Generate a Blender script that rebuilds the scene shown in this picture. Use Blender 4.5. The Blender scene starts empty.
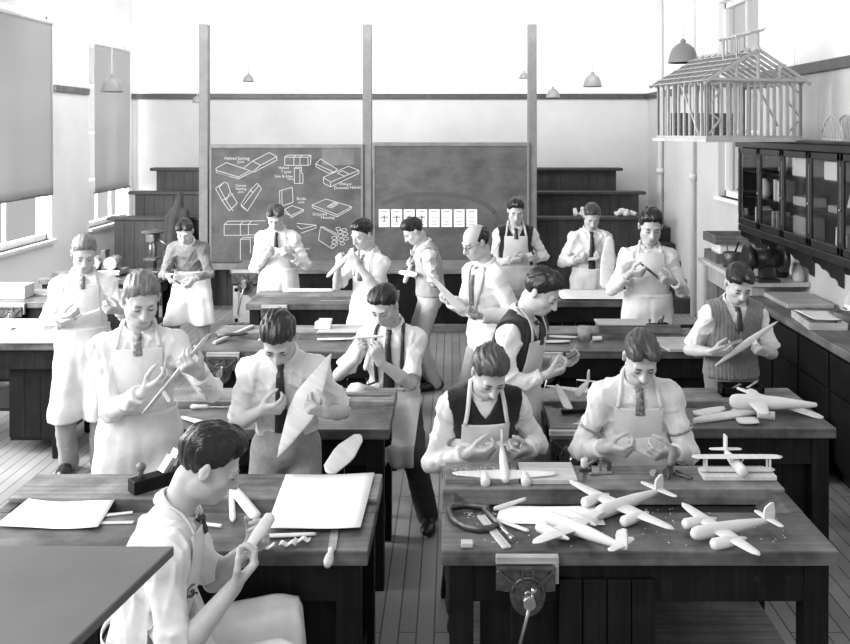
import bpy, math, random
import numpy as np
from mathutils import Vector, Matrix, Euler
PI = math.pi
rng = random.Random(7)
scene = bpy.context.scene
COL = scene.collection
F_PX, VX, VY, CAM_H = 900.0, 452.0, 130.0, 2.4      # focal length in pixels, vanishing point, lens height

def P(px, py, D):
    """world point seen at pixel (px, py) at distance D from the lens plane"""
    return Vector(((px - VX) / F_PX * D, D, CAM_H - (py - VY) / F_PX * D))
def G(px, py, z):
    """world point seen at pixel (px, py) on the level plane at height z"""
    D = (CAM_H - z) * F_PX / (py - VY)
    return Vector(((px - VX) / F_PX * D, D, z))

# ------------------------------------------------------------------ materials
MATS = {}
def nd(nt, typ, **kw):
    n = nt.nodes.new(typ)
    for k, v in kw.items():
        setattr(n, k, v)
    return n
def mat(name, g, rough=0.6, var=0.0, scale=8.0, stretch=(1, 1, 1), bump=0.0, bscale=40.0, spec=0.5, metal=0.0,
        sheen=0.0, sss=0.0, detail=4.0, g2=None, coords='Object', grain=None, coat=0.0):
    """grey-toned surface: noise between g-var and g+var, optional long grain and bump"""
    if name in MATS:
        return MATS[name]
    m = bpy.data.materials.new(name); m.use_nodes = True
    nt = m.node_tree; b = nt.nodes['Principled BSDF']; L = nt.links
    b.inputs['Roughness'].default_value = rough
    b.inputs['Specular IOR Level'].default_value = spec
    b.inputs['Metallic'].default_value = metal
    if sheen: b.inputs['Sheen Weight'].default_value = sheen
    if coat: b.inputs['Coat Weight'].default_value = coat
    if sss:
        b.inputs['Subsurface Weight'].default_value = sss
        b.inputs['Subsurface Radius'].default_value = (0.01, 0.01, 0.01)
    lo, hi = (g - var, g + var) if g2 is None else (g, g2)
    lo, hi = max(lo, 0.003), max(hi, 0.003)
    b.inputs['Base Color'].default_value = (g, g, g, 1)
    tc = nd(nt, 'ShaderNodeTexCoord'); mp = nd(nt, 'ShaderNodeMapping')
    mp.inputs['Scale'].default_value = stretch
    L.new(tc.outputs[coords], mp.inputs['Vector'])
    if hi > lo:
        nz = nd(nt, 'ShaderNodeTexNoise'); nz.inputs['Scale'].default_value = scale; nz.inputs['Detail'].default_value = detail
        nz.inputs['Roughness'].default_value = 0.62
        L.new(mp.outputs[0], nz.inputs['Vector'])
        cr = nd(nt, 'ShaderNodeValToRGB')
        cr.color_ramp.elements[0].position = 0.33; cr.color_ramp.elements[1].position = 0.67
        cr.color_ramp.elements[0].color = (lo, lo, lo, 1); cr.color_ramp.elements[1].color = (hi, hi, hi, 1)
        L.new(nz.outputs['Fac'], cr.inputs[0])
        out = cr.outputs[0]
        if grain:
            ax, gs, amt = grain
            wv = nd(nt, 'ShaderNodeTexNoise'); wv.inputs['Scale'].default_value = gs; wv.inputs['Detail'].default_value = 3
            mp2 = nd(nt, 'ShaderNodeMapping'); sc = [1, 1, 1]; sc[ax] = 0.04; mp2.inputs['Scale'].default_value = sc
            L.new(tc.outputs[coords], mp2.inputs['Vector']); L.new(mp2.outputs[0], wv.inputs['Vector'])
            mr = nd(nt, 'ShaderNodeMapRange')
            mr.inputs['From Min'].default_value = 0.3; mr.inputs['From Max'].default_value = 0.7
            mr.inputs['To Min'].default_value = 1 - amt; mr.inputs['To Max'].default_value = 1 + amt * 0.5
            L.new(wv.outputs['Fac'], mr.inputs['Value'])
            mx = nd(nt, 'ShaderNodeVectorMath', operation='SCALE')
            L.new(out, mx.inputs[0]); L.new(mr.outputs[0], mx.inputs['Scale'])
            out = mx.outputs[0]
        L.new(out, b.inputs['Base Color'])
    if bump:
        bz = nd(nt, 'ShaderNodeTexNoise'); bz.inputs['Scale'].default_value = bscale; bz.inputs['Detail'].default_value = 3
        L.new(mp.outputs[0], bz.inputs['Vector'])
        bp = nd(nt, 'ShaderNodeBump'); bp.inputs['Strength'].default_value = bump; bp.inputs['Distance'].default_value = 0.01
        L.new(bz.outputs['Fac'], bp.inputs['Height']); L.new(bp.outputs[0], b.inputs['Normal'])
    MATS[name] = m
    return m

# ------------------------------------------------------------------ scene objects
def tag(o, label, cat, group=None, kind=None):
    o['label'] = label; o['category'] = cat
    if group: o['group'] = group
    if kind: o['kind'] = kind
    return o
def thing(name, label, cat, loc=(0, 0, 0), rz=0.0, group=None, M=None):
    o = bpy.data.objects.new(name, None); COL.objects.link(o)
    o.empty_display_size = 0.1
    if M is not None: o.matrix_world = M
    else:
        o.location = loc; o.rotation_euler = (0, 0, rz)
    return tag(o, label, cat, group)
def frame(o, z=None, x=None):
    pass
def basis(origin, x, up=(0, 0, 1)):
    """matrix with local x along x, local z near up"""
    x = Vector(x).normalized(); u = Vector(up); y = u.cross(x).normalized(); z = x.cross(y).normalized()
    return Matrix(((x.x, y.x, z.x, origin[0]), (x.y, y.y, z.y, origin[1]), (x.z, y.z, z.z, origin[2]), (0, 0, 0, 1)))

class MB:
    """mesh collector: everything added becomes ONE mesh object"""
    def __init__(s): s.v = []; s.f = []; s.m = []; s.sm = []
    def add(s, vs, fs, mi=0, smooth=False, M=None):
        o = len(s.v)
        if M is not None: vs = [M @ Vector(v) for v in vs]
        s.v += [tuple(v) for v in vs]
        for f in fs: s.f.append(tuple(i + o for i in f)); s.m.append(mi); s.sm.append(smooth)
        return s
    def box(s, c, d, mi=0, M=None, rz=0.0, taper=1.0):
        x, y, z = d[0] / 2, d[1] / 2, d[2] / 2
        vs = [(-x, -y, -z), (x, -y, -z), (x, y, -z), (-x, y, -z), (-x * taper, -y * taper, z), (x * taper, -y * taper, z), (x * taper, y * taper, z), (-x * taper, y * taper, z)]
        T = Matrix.Translation(c) @ Matrix.Rotation(rz, 4, 'Z')
        if M is not None: T = M @ T
        return s.add(vs, [(3, 2, 1, 0), (4, 5, 6, 7), (0, 1, 5, 4), (1, 2, 6, 5), (2, 3, 7, 6), (3, 0, 4, 7)], mi, False, T)
    def b2(s, lo, hi, mi=0):
        return s.box([(a + b) / 2 for a, b in zip(lo, hi)], [abs(b - a) for a, b in zip(lo, hi)], mi)
    def bar(s, a, b, w, t, mi=0, up=(0, 0, 1)):
        """rectangular bar from a to b, w wide and t thick (t along up)"""
        a, b = Vector(a), Vector(b); d = b - a
        if abs(d.normalized().dot(Vector(up))) > 0.98: up = (0, 1, 0)
        M = basis((a + b) / 2, d, up)
        return s.box((0, 0, 0), (d.length, w, t), mi, M)
    def prism(s, poly, h, mi=0, M=None, smooth=False):
        """closed outline (x, y) raised from z=0 to h"""
        n = len(poly)
        vs = [(x, y, 0) for x, y in poly] + [(x, y, h) for x, y in poly]
        fs = [tuple(range(n - 1, -1, -1)), tuple(range(n, 2 * n))]
        s.add(vs, fs, mi, False, M)
        o = len(s.v) - 2 * n
        for i in range(n):
            j = (i + 1) % n
            s.f.append((o + i, o + j, o + n + j, o + n + i)); s.m.append(mi); s.sm.append(smooth)
        return s
    def tube(s, pts, r, n=8, mi=0, M=None, cap=True, smooth=True):
        pts = [Vector(p) for p in pts]; R = r if isinstance(r, (list, tuple)) else [r] * len(pts)
        vs = []; fs = []; prev = None
        for i, p in enumerate(pts):
            d = (pts[min(i + 1, len(pts) - 1)] - pts[max(i - 1, 0)]).normalized()
            if prev is None:
                a = Vector((0, 0, 1)) if abs(d.z) < 0.9 else Vector((1, 0, 0))
                u = d.cross(a).normalized()
            else:
                u = (prev - d * prev.dot(d)).normalized()
            prev = u; w = d.cross(u)
            for k in range(n):
                t = 2 * PI * k / n
                vs.append(p + (u * math.cos(t) + w * math.sin(t)) * R[i])
        for i in range(len(pts) - 1):
            for k in range(n):
                k2 = (k + 1) % n
                fs.append((i * n + k, i * n + k2, (i + 1) * n + k2, (i + 1) * n + k))
        s.add(vs, fs, mi, smooth, M)
        if cap:
            o = len(s.v) - len(vs)
            s.f.append(tuple(o + k for k in range(n - 1, -1, -1))); s.m.append(mi); s.sm.append(False)
            s.f.append(tuple(o + (len(pts) - 1) * n + k for k in range(n))); s.m.append(mi); s.sm.append(False)
        return s
    def lathe(s, prof, n=20, mi=0, M=None, smooth=True):
        """profile of (radius, z), turned about z"""
        vs = []; fs = []
        for r, z in prof:
            for k in range(n):
                t = 2 * PI * k / n; vs.append((r * math.cos(t), r * math.sin(t), z))
        for i in range(len(prof) - 1):
            for k in range(n):
                k2 = (k + 1) % n; fs.append((i * n + k, i * n + k2, (i + 1) * n + k2, (i + 1) * n + k))
        s.add(vs, fs, mi, smooth, M)
        o = len(s.v) - len(vs)
        if prof[0][0] > 1e-4: s.f.append(tuple(o + k for k in range(n - 1, -1, -1))); s.m.append(mi); s.sm.append(False)
        if prof[-1][0] > 1e-4: s.f.append(tuple(o + (len(prof) - 1) * n + k for k in range(n))); s.m.append(mi); s.sm.append(False)
        return s
    def loft(s, rings, mi=0, M=None, smooth=True, cap=True):
        n = len(rings[0]); vs = [v for r in rings for v in r]; fs = []
        for i in range(len(rings) - 1):
            for k in range(n):
                k2 = (k + 1) % n; fs.append((i * n + k, i * n + k2, (i + 1) * n + k2, (i + 1) * n + k))
        s.add(vs, fs, mi, smooth, M)
        if cap:
            o = len(s.v) - len(vs)
            s.f.append(tuple(o + k for k in range(n - 1, -1, -1))); s.m.append(mi); s.sm.append(smooth)
            s.f.append(tuple(o + (len(rings) - 1) * n + k for k in range(n))); s.m.append(mi); s.sm.append(smooth)
        return s
    def sheet(s, Pg, t=0.002, mi=0, smooth=True):
        """grid of points made into a thin solid sheet"""
        Pg = np.asarray(Pg, dtype=float); m, n, _ = Pg.shape
        du = np.gradient(Pg, axis=0); dv = np.gradient(Pg, axis=1)
        N = np.cross(du, dv); N /= (np.linalg.norm(N, axis=2, keepdims=True) + 1e-9)
        A = (Pg + N * t / 2).reshape(-1, 3); B = (Pg - N * t / 2).reshape(-1, 3)
        o = len(s.v); K = m * n
        s.v += [tuple(v) for v in A] + [tuple(v) for v in B]
        def q(*f): s.f.append(tuple(o + i for i in f)); s.m.append(mi); s.sm.append(smooth)
        for i in range(m - 1):
            for j in range(n - 1):
                a, b, c, d = i * n + j, (i + 1) * n + j, (i + 1) * n + j + 1, i * n + j + 1
                q(a, b, c, d); q(K + d, K + c, K + b, K + a)
        for i in range(m - 1):
            a, b = i * n, (i + 1) * n; q(b, a, K + a, K + b)
            a, b = i * n + n - 1, (i + 1) * n + n - 1; q(a, b, K + b, K + a)
        for j in range(n - 1):
            a, b = j, j + 1; q(a, b, K + b, K + a)
            a, b = (m - 1) * n + j, (m - 1) * n + j + 1; q(b, a, K + a, K + b)
        return s
    def build(s, name, mats, parent=None, bevel=0.0, M=None, label=None, kind=None, seg=2):
        me = bpy.data.meshes.new(name)
        me.from_pydata(s.v, [], s.f)
        for m in (mats if isinstance(mats, (list, tuple)) else [mats]): me.materials.append(m)
        me.polygons.foreach_set('material_index', s.m)
        me.polygons.foreach_set('use_smooth', s.sm)
        me.update()
        o = bpy.data.objects.new(name, me); COL.objects.link(o)
        if parent is not None: o.parent = parent
        if M is not None:
            if parent is None: o.matrix_world = M
            else: o.matrix_local = M
        if bevel:
            bv = o.modifiers.new('bevel', 'BEVEL'); bv.width = bevel; bv.segments = seg; bv.limit_method = 'ANGLE'; bv.angle_limit = 0.7
        if label: o['label'] = label
        if kind: o['kind'] = kind
        return o
def base_of(o):
    """put a single-mesh thing's origin at the foot of its mesh"""
    me = o.data; n = len(me.vertices); c = np.empty(n * 3); me.vertices.foreach_get('co', c); c = c.reshape(-1, 3)
    off = np.array([(c[:, 0].min() + c[:, 0].max()) / 2, (c[:, 1].min() + c[:, 1].max()) / 2, c[:, 2].min()])
    c -= off; me.vertices.foreach_set('co', c.ravel()); o.matrix_world = o.matrix_world @ Matrix.Translation(off); me.update()
    return o
def copy_tree(o, parent=None):
    c = o.copy(); COL.objects.link(c)
    if parent is not None: c.parent = parent; c.matrix_parent_inverse = o.matrix_parent_inverse
    for ch in list(o.children): copy_tree(ch, c)
    return c
def text_mesh(txt, size, M, mb, mi=0, depth=0.0004, align='CENTER', shear=0.0):
    cu = bpy.data.curves.new('lettering', 'FONT'); cu.body = txt; cu.size = size; cu.extrude = depth
    cu.align_x = align; cu.align_y = 'CENTER'; cu.resolution_u = 2; cu.shear = shear
    ob = bpy.data.objects.new('lettering', cu)
    me = bpy.data.meshes.new_from_object(ob)
    mb.add([v.co.copy() for v in me.vertices], [tuple(p.vertices) for p in me.polygons], mi, False, M)
    bpy.data.objects.remove(ob); bpy.data.curves.remove(cu); bpy.data.meshes.remove(me)

WALLM = mat('white_plaster', 0.88, 0.9, 0.03, 1.5, bump=0.05, bscale=30)
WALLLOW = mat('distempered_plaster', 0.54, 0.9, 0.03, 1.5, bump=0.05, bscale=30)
RAILM = mat('dark_varnished_rail', 0.06, 0.4, 0.02, 12)
DARKW = mat('dark_stained_wood', 0.009, 0.5, 0.004, 6, grain=(2, 60, 0.5), spec=0.18)
BENCHTOP = mat('worn_bench_top', 0.035, 0.40, 0, 5.0, g2=0.16, detail=8, grain=(0, 45, 0.35), bump=0.1, bscale=60, spec=0.4, coords='Object')
BENCHBACK = mat('worn_bench_board', 0.10, 0.5, 0, 6.0, g2=0.28, detail=8, grain=(0, 45, 0.35), bump=0.1, bscale=60, spec=0.4)
MIDW = mat('mid_brown_wood', 0.16, 0.5, 0.05, 6, grain=(0, 50, 0.4))
LIGHTW = mat('pale_pine', 0.5, 0.55, 0.07, 5, grain=(0, 50, 0.25))
PALEV = mat('pale_pine_upright', 0.5, 0.55, 0.07, 5, grain=(2, 50, 0.25))
BALSA = mat('bare_model_wood', 0.70, 0.6, 0.05, 6, grain=(1, 70, 0.10), spec=0.3)
PAPER = mat('white_paper', 0.86, 0.8, 0.03, 3, spec=0.2)
INK = mat('printed_ink', 0.12, 0.7)
IRON = mat('cast_iron', 0.10, 0.45, 0.04, 25, metal=0.7, bump=0.15, bscale=90)
STEEL = mat('worn_steel', 0.42, 0.35, 0.08, 30, metal=0.9)
BLACKM = mat('black_enamel', 0.02, 0.35)
SKIN = mat('skin', 0.47, 0.5, 0.03, 25, sss=0.15, spec=0.4)
LIPS = mat('lip_skin', 0.33, 0.45)
EYEM = mat('lashes_and_brows', 0.035, 0.6)
SHIRT = mat('white_shirt_cotton', 0.72, 0.85, 0.03, 12, bump=0.35, bscale=16, sheen=0.1, spec=0.2)
APRON = mat('white_apron_canvas', 0.68, 0.9, 0.08, 7, bump=0.35, bscale=18, spec=0.2, detail=6)
APRONG = mat('soiled_apron_canvas', 0.58, 0.9, 0.08, 5, bump=0.15, bscale=18, spec=0.2, detail=6)
BLACKWOOL = mat('black_pullover_wool', 0.018, 0.95, 0.006, 60, bump=0.3, bscale=220, sheen=0.2, spec=0.2)
GREYKNIT = mat('grey_knitted_wool', 0.17, 0.95, 0.03, 60, bump=0.3, bscale=220, sheen=0.2, spec=0.2)
LIGHTKNIT = mat('pale_grey_pullover_wool', 0.40, 0.95, 0.04, 60, bump=0.3, bscale=220, spec=0.2)
JERSEYM = mat('grey_jersey', 0.19, 0.95, 0.03, 40, bump=0.3, bscale=90, spec=0.2)
TROUSM = mat('grey_flannel', 0.30, 0.9, 0.03, 50, bump=0.1, bscale=100, spec=0.2)
TROUSD = mat('dark_flannel', 0.05, 0.9, 0.01, 50, bump=0.1, bscale=100, spec=0.2)
TIED = mat('dark_silk_tie', 0.02, 0.5, 0.008, 40)
TIEG = mat('checked_grey_tie', 0.06, 0.6, 0, 60, g2=0.28, detail=1)
LEATHER = mat('black_shoe_leather', 0.015, 0.3)
def hair_mat(name, g, spec=0.4, rough=0.38):
    return mat(name, g * 0.7, rough, 0, 90, g2=g * 1.4, stretch=(1, 0.25, 0.25), bump=0.5, bscale=160, spec=spec)
HAIRD = hair_mat('dark_brown_hair', 0.016)
HAIRB = hair_mat('black_hair', 0.009, 0.5, 0.3)
HAIRM = hair_mat('mid_brown_hair', 0.05)
HAIRF = hair_mat('fair_hair', 0.13)
# ------------------------------------------------------------------ figures: smooth-blended volumes turned into one skin
f32 = np.float32
class Field:
    def __init__(s, lo, hi, h):
        s.lo = np.array(lo, f32); s.h = h
        s.n = np.ceil((np.array(hi) - np.array(lo)) / h).astype(int) + 1
        s.f = np.full(tuple(s.n), 0.2, f32)
    def sub(s, lo, hi):
        i0 = np.clip(np.floor((np.array(lo) - s.lo) / s.h).astype(int), 0, s.n); i1 = np.clip(np.ceil((np.array(hi) - s.lo) / s.h).astype(int) + 1, 0, s.n)
        if (i1 <= i0).any(): return None
        ax = [(s.lo[k] + s.h * np.arange(i0[k], i1[k])).astype(f32) for k in range(3)]
        return tuple(slice(i0[k], i1[k]) for k in range(3)), ax[0][:, None, None], ax[1][None, :, None], ax[2][None, None, :]
    def put(s, sl, d, k):
        a = s.f[sl]
        if k > 0:
            q = np.maximum(k - np.abs(a - d), 0); s.f[sl] = np.minimum(a, d) - q * q / (4 * k)
        else: s.f[sl] = np.minimum(a, d)
    def cut(s, sl, d, k):
        a = s.f[sl]; d = -d
        q = np.maximum(k - np.abs(a - d), 0); s.f[sl] = np.maximum(a, d) + q * q / (4 * k)
    def _cap(s, a, b, ra, rb, m):
        a = np.array(a, f32); b = np.array(b, f32); R = max(ra, rb) + m
        S = s.sub(np.minimum(a, b) - R, np.maximum(a, b) + R)
        if S is None: return None
        sl, X, Y, Z = S; d = b - a; L2 = max(float(d @ d), 1e-9)
        t = np.clip(((X - a[0]) * d[0] + (Y - a[1]) * d[1] + (Z - a[2]) * d[2]) / L2, 0, 1)
        D = np.sqrt((X - a[0] - t * d[0]) ** 2 + (Y - a[1] - t * d[1]) ** 2 + (Z - a[2] - t * d[2]) ** 2) - (ra + (rb - ra) * t)
        return sl, D
    def cap(s, a, b, ra, rb=None, k=0.02):
        r = s._cap(a, b, ra, ra if rb is None else rb, k + 0.03)
        if r: s.put(r[0], r[1], k)
        return s
    def _ell(s, c, r, R, m):
        c = np.array(c, f32); e = max(r) + m
        S = s.sub(c - e, c + e)
        if S is None: return None
        sl, X, Y, Z = S; X = X - c[0]; Y = Y - c[1]; Z = Z - c[2]
        if R is None: q = (X, Y, Z)
        else: q = tuple(X * R[0, i] + Y * R[1, i] + Z * R[2, i] for i in range(3))
        k0 = np.sqrt((q[0] / r[0]) ** 2 + (q[1] / r[1]) ** 2 + (q[2] / r[2]) ** 2)
        k1 = np.sqrt((q[0] / r[0] ** 2) ** 2 + (q[1] / r[1] ** 2) ** 2 + (q[2] / r[2] ** 2) ** 2) + 1e-6
        return sl, (k0 * (k0 - 1) / k1).astype(f32)
    def ell(s, c, r, R=None, k=0.02):
        q = s._ell(c, r, R, k + 0.03)
        if q: s.put(q[0], q[1], k)
        return s
    def carve_ell(s, c, r, R=None, k=0.01):
        q = s._ell(c, r, R, k + 0.03)
        if q: s.cut(q[0], q[1], k)
        return s
    def grid(s):
        ax = [(s.lo[k] + s.h * np.arange(s.n[k])).astype(f32) for k in range(3)]
        return ax[0][:, None, None], ax[1][None, :, None], ax[2][None, None, :]
    def below(s, d, k=0.004):
        """keep only where d < 0"""
        a = s.f; q = np.maximum(k - np.abs(a - d), 0); s.f = (np.maximum(a, d) + q * q / (4 * k)).astype(f32)
        return s
    def sample(s, pts):
        p = (pts - s.lo) / s.h; p = np.clip(p, 0, s.n - 1.001); i = p.astype(int); t = (p - i).astype(f32)
        f = s.f; x, y, z = i[..., 0], i[..., 1], i[..., 2]; tx, ty, tz = t[..., 0], t[..., 1], t[..., 2]
        c = 0
        for dx in (0, 1):
            for dy in (0, 1):
                for dz in (0, 1):
                    c = c + f[x + dx, y + dy, z + dz] * (tx if dx else 1 - tx) * (ty if dy else 1 - ty) * (tz if dz else 1 - tz)
        return c
    def surf(s):
        f = s.f; f[0] = f[-1] = 0.05; f[:, 0] = f[:, -1] = 0.05; f[:, :, 0] = f[:, :, -1] = 0.05
        ins = f < 0
        cnt = np.zeros(tuple(np.array(f.shape) - 1), np.int8)
        C = [(i, j, k) for i in (0, 1) for j in (0, 1) for k in (0, 1)]
        nx, ny, nz = cnt.shape
        for i, j, k in C: cnt += ins[i:i + nx, j:j + ny, k:k + nz]
        act = np.nonzero((cnt > 0) & (cnt < 8))
        N = len(act[0])
        if N == 0: return np.zeros((0, 3)), np.zeros((0, 4), int)
        idx = np.full(cnt.shape, -1, np.int32); idx[act] = np.arange(N)
        val = {c: f[act[0] + c[0], act[1] + c[1], act[2] + c[2]] for c in C}
        acc = np.zeros((N, 3)); w = np.zeros(N)
        for c in C:
            for ax in range(3):
                if c[ax] == 0:
                    e = list(c); e[ax] = 1; e = tuple(e); a, b = val[c], val[e]
                    cr = (a < 0) != (b < 0); t = np.where(cr, a / (a - b + 1e-12), 0)
                    p = np.tile(np.array(c, float), (N, 1)); p[:, ax] = t
                    acc[cr] += p[cr]; w[cr] += 1
        V = (acc / np.maximum(w, 1)[:, None] + np.stack(act, 1)) * s.h + s.lo
        Q = []
        for ax in range(3):
            a = [slice(None)] * 3; b = [slice(None)] * 3; a[ax] = slice(0, -1); b[ax] = slice(1, None)
            A = ins[tuple(a)]; B = ins[tuple(b)]
            e = np.nonzero(A != B); u, v = (ax + 1) % 3, (ax + 2) % 3
            ok = (e[u] > 0) & (e[v] > 0) & (e[u] < f.shape[u] - 1) & (e[v] < f.shape[v] - 1)
            e = [q[ok] for q in e]; fl = A[tuple(e)]
            def ix(du, dv):
                q = [e[0], e[1], e[2]]; q[u] = q[u] + du; q[v] = q[v] + dv; return idx[tuple(q)]
            q = np.stack([ix(-1, -1), ix(0, -1), ix(0, 0), ix(-1, 0)], 1)
            q[~fl] = q[~fl][:, ::-1]; Q.append(q)
        return V, np.concatenate(Q)
def relax(V, Q, n=1, a=0.5):
    for _ in range(n):
        S = np.zeros_like(V); c = np.zeros(len(V))
        for k in range(4):
            i, j = Q[:, k], Q[:, (k + 1) % 4]
            for ax in range(3): S[:, ax] += np.bincount(i, V[j, ax], len(V))
            c += np.bincount(i, minlength=len(V))
        V = V * (1 - a) + a * S / np.maximum(c, 1)[:, None]
    return V
def np_mesh(name, V, Q, mats, parent, mi=None, smooth=True):
    me = bpy.data.meshes.new(name)
    me.vertices.add(len(V)); me.vertices.foreach_set('co', V.astype(f32).ravel())
    me.loops.add(Q.size); me.loops.foreach_set('vertex_index', Q.astype(np.int32).ravel())
    me.polygons.add(len(Q)); me.polygons.foreach_set('loop_start', np.arange(0, Q.size, 4, dtype=np.int32))
    me.polygons.foreach_set('loop_total', np.full(len(Q), 4, np.int32))
    me.polygons.foreach_set('use_smooth', np.full(len(Q), smooth))
    for m in (mats if isinstance(mats, (list, tuple)) else [mats]): me.materials.append(m)
    if mi is not None: me.polygons.foreach_set('material_index', mi.astype(np.int32))
    me.update(calc_edges=True); me.validate()
    o = bpy.data.objects.new(name, me); COL.objects.link(o); o.parent = parent
    return o
def nv(v): v = np.array(v, float); return v / (np.linalg.norm(v) + 1e-9)
def sd(a): return np.array((0, -math.sin(a), math.cos(a)))
def ik(A, T, l1, l2, pole):
    d = T - A; L = np.linalg.norm(d); m = (l1 + l2) * 0.995
    if L > m: T = A + d / L * m; d = T - A; L = m
    L = max(L, abs(l1 - l2) + 0.02); u = d / (np.linalg.norm(d) + 1e-9)
    c = (l1 * l1 + L * L - l2 * l2) / (2 * L); h = math.sqrt(max(l1 * l1 - c * c, 0))
    p = np.array(pole, float); p = nv(p - u * (p @ u))
    return A + u * c + p * h, T
def wob(X, Y, Z, seed, amp, wl=0.09):
    r = np.random.RandomState(seed); o = 0
    for i in range(5):
        k = r.randn(3); k[2] *= 0.75; k = k / np.linalg.norm(k) * 2 * PI / (wl * r.uniform(0.7, 1.6)); k2 = r.randn(3); k2 = k2 / np.linalg.norm(k2) * 2 * PI / 0.16
        ph = k[0] * X + k[1] * Y + k[2] * Z + 1.3 * np.sin(k2[0] * X + k2[1] * Y + k2[2] * Z + r.rand() * 6)
        o = o + (0.30 - np.exp(-(np.sin(ph * 0.5 + r.rand() * 6) / 0.38) ** 2))
    return (o * amp / 2.2).astype(f32)

def person(label, loc, yaw, height=1.72, lean=0.08, hp=0.5, hy=0.0, hroll=0.0, twist=0.0, seat=None, pel=(0, 0), hands=None,
           feet=None, hair=HAIRD, hair_style='back', shirt=SHIRT, sleeve=0.85, apron=APRON, bib=True, apron_len=0.50, bib_h=0.30, tie=TIED, vest=None,
           trousers=TROUSM, glasses=False, bald=False, coat=False, head_s=1.04, seed=1, res=1.0, v_depth=0.17, braces=False, knees=None, wide=1.0, legs=True,
           open_collar=False, armbands=False, letter=None, bib_w=0.125, group='people in the workshop', jersey=False):
    s = height / 1.72
    T = thing('person', label, 'person', (loc[0], loc[1], 0), yaw)
    cy, sy_ = math.cos(yaw), math.sin(yaw)
    def loc_of(w):
        dx, dy = w[0] - loc[0], w[1] - loc[1]
        return np.array((cy * dx + sy_ * dy, -sy_ * dx + cy * dy, w[2]))
    D = loc[1]
    h = max(0.0050, 1.05 * D / 900) * res; h = min(h, 0.0078)
    pz = (0.915 * s) if seat is None else seat + 0.105
    Pv = np.array((pel[0], pel[1], pz))
    waist = Pv + sd(lean * 0.5) * 0.15 * s
    chest = waist + sd(lean) * 0.17 * s
    neck = chest + sd(lean * 1.15) * 0.19 * s
    a_up = lean * 1.1
    tw = Matrix.Rotation(twist, 3, 'Z')
    xs = np.array(tw @ Vector((1, 0, 0))); U = sd(a_up); Fv = np.cross(U, xs); Fv = -Fv if Fv[1] > 0 else Fv    # forward
    Rt = np.stack([xs, -Fv, U], 1)
    sw = 0.152 * s * wide
    shp = {sgn: neck - U * 0.092 * s + xs * sgn * sw + Fv * 0.015 for sgn in (1, -1)}
    # head
    nk = lean + 0.18 + 0.35 * hp
    hd0 = neck + sd(nk) * 0.066 * s
    Rh = (Matrix.Rotation(hy, 3, 'Z') @ Matrix.Rotation(hp, 3, 'X') @ Matrix.Rotation(hroll, 3, 'Y'))
    Rh = np.array(Rh); hs = head_s * s ** 0.5
    hc = hd0 + Rh @ np.array((0, -0.018, 0.105)) * hs
    H = lambda x, y, z: hc + Rh @ (np.array((x, -y, z)) * hs)          # head frame: x to own left, y forward, z up
    # arms
    arms = {}
    hands = hands or {}
    for sgn, key in ((1, 'l'), (-1, 'r')):
        hd = dict(hands.get(key) or {})
        tgt = hd.get('at')
        Gp = loc_of(tgt) if tgt is not None else shp[sgn] + np.array((sgn * 0.06, -0.08, -0.50 * s))
        pole = hd.get('pole', (sgn * 0.55, 0.45, -0.9))
        n0 = np.array(hd.get('palm', (0, 0.75, 0.55)), float)
        dirw = hd.get('dir')
        W = Gp.copy()
        for it in range(5):
            E, Wc = ik(shp[sgn], W, 0.285 * s, 0.255 * s, pole)
            fd = nv(Wc - E)
            d = fd if dirw is None else nv(0.35 * fd + np.array(dirw, float))
            n = nv(n0 - d * (n0 @ d))
            W = Gp - d * 0.082 * s - n * 0.022 * s
        E, W = ik(shp[sgn], W, 0.285 * s, 0.255 * s, pole)
        arms[sgn] = dict(S=shp[sgn], E=E, W=W, d=d, n=n, curl=hd.get('curl', 1.45), spread=hd.get('spread', 0.45))
    # legs
    L = {}
    for sgn, key in ((1, 'l'), (-1, 'r')):
        hip = Pv + np.array((sgn * 0.088 * s, 0.0, -0.02))
        ft = (feet or {}).get(key)
        if ft is None: ft = np.array((sgn * (0.10 if seat is None else 0.13), 0.02 if seat is None else -0.36, 0))
        else: ft = np.array(ft, float)
        an = ft + np.array((0, 0.0, 0.085))
        K, an = ik(hip, an, 0.44 * s, 0.42 * s, (knees or {}).get(key, (sgn * 0.15, -1, 0.25)))
        L[sgn] = (hip, K, an, ft)
    # ---- torso volumes shared by shirt, pullover and apron
    def torso(F, g, arms_too=False, k=0.05):
        F.ell(chest + Fv * 0.0, (0.158 * s * wide + g, 0.112 * s * wide + g, 0.20 * s + g), Rt, k)
        F.ell(waist, (0.148 * s * wide + g, 0.105 * s * wide + g, 0.19 * s + g), Rt, k)
        F.ell(Pv, (0.160 * s * wide + g, 0.118 * s * wide + g, 0.15 * s + g), None, k)
        F.cap(shp[1], shp[-1], 0.056 * s + g, None, k)
        F.cap(neck - U * 0.05 * s, neck - U * 0.012, 0.080 * s + g, 0.050 * s + g, 0.03)
        for q in (1, -1): F.cap(neck - U * 0.035 * s, shp[q] + U * 0.006, 0.046 * s + g, 0.052 * s + g, 0.03)
        for q in (1, -1): F.cap(shp[q], shp[q] + xs * q * 0.008, 0.053 * s + g, None, 0.03)
        return F
    def legs_(F, g, k=0.03):
        for q in (1, -1):
            hip, K, an, ft = L[q]
            F.cap(hip, K, 0.090 * s + g, 0.073 * s + g, k); F.cap(K, an + np.array((0, 0, -0.03)), 0.072 * s + g, 0.066 * s + g, k)
        return F
    allp = [Pv, waist, chest, neck] + [arms[q][k] for q in arms for k in 'SEW']
    lo = np.min(allp, 0) - 0.21; hi = np.max(allp, 0) + 0.21; lo[2] = min(lo[2], pz - 0.2)
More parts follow.
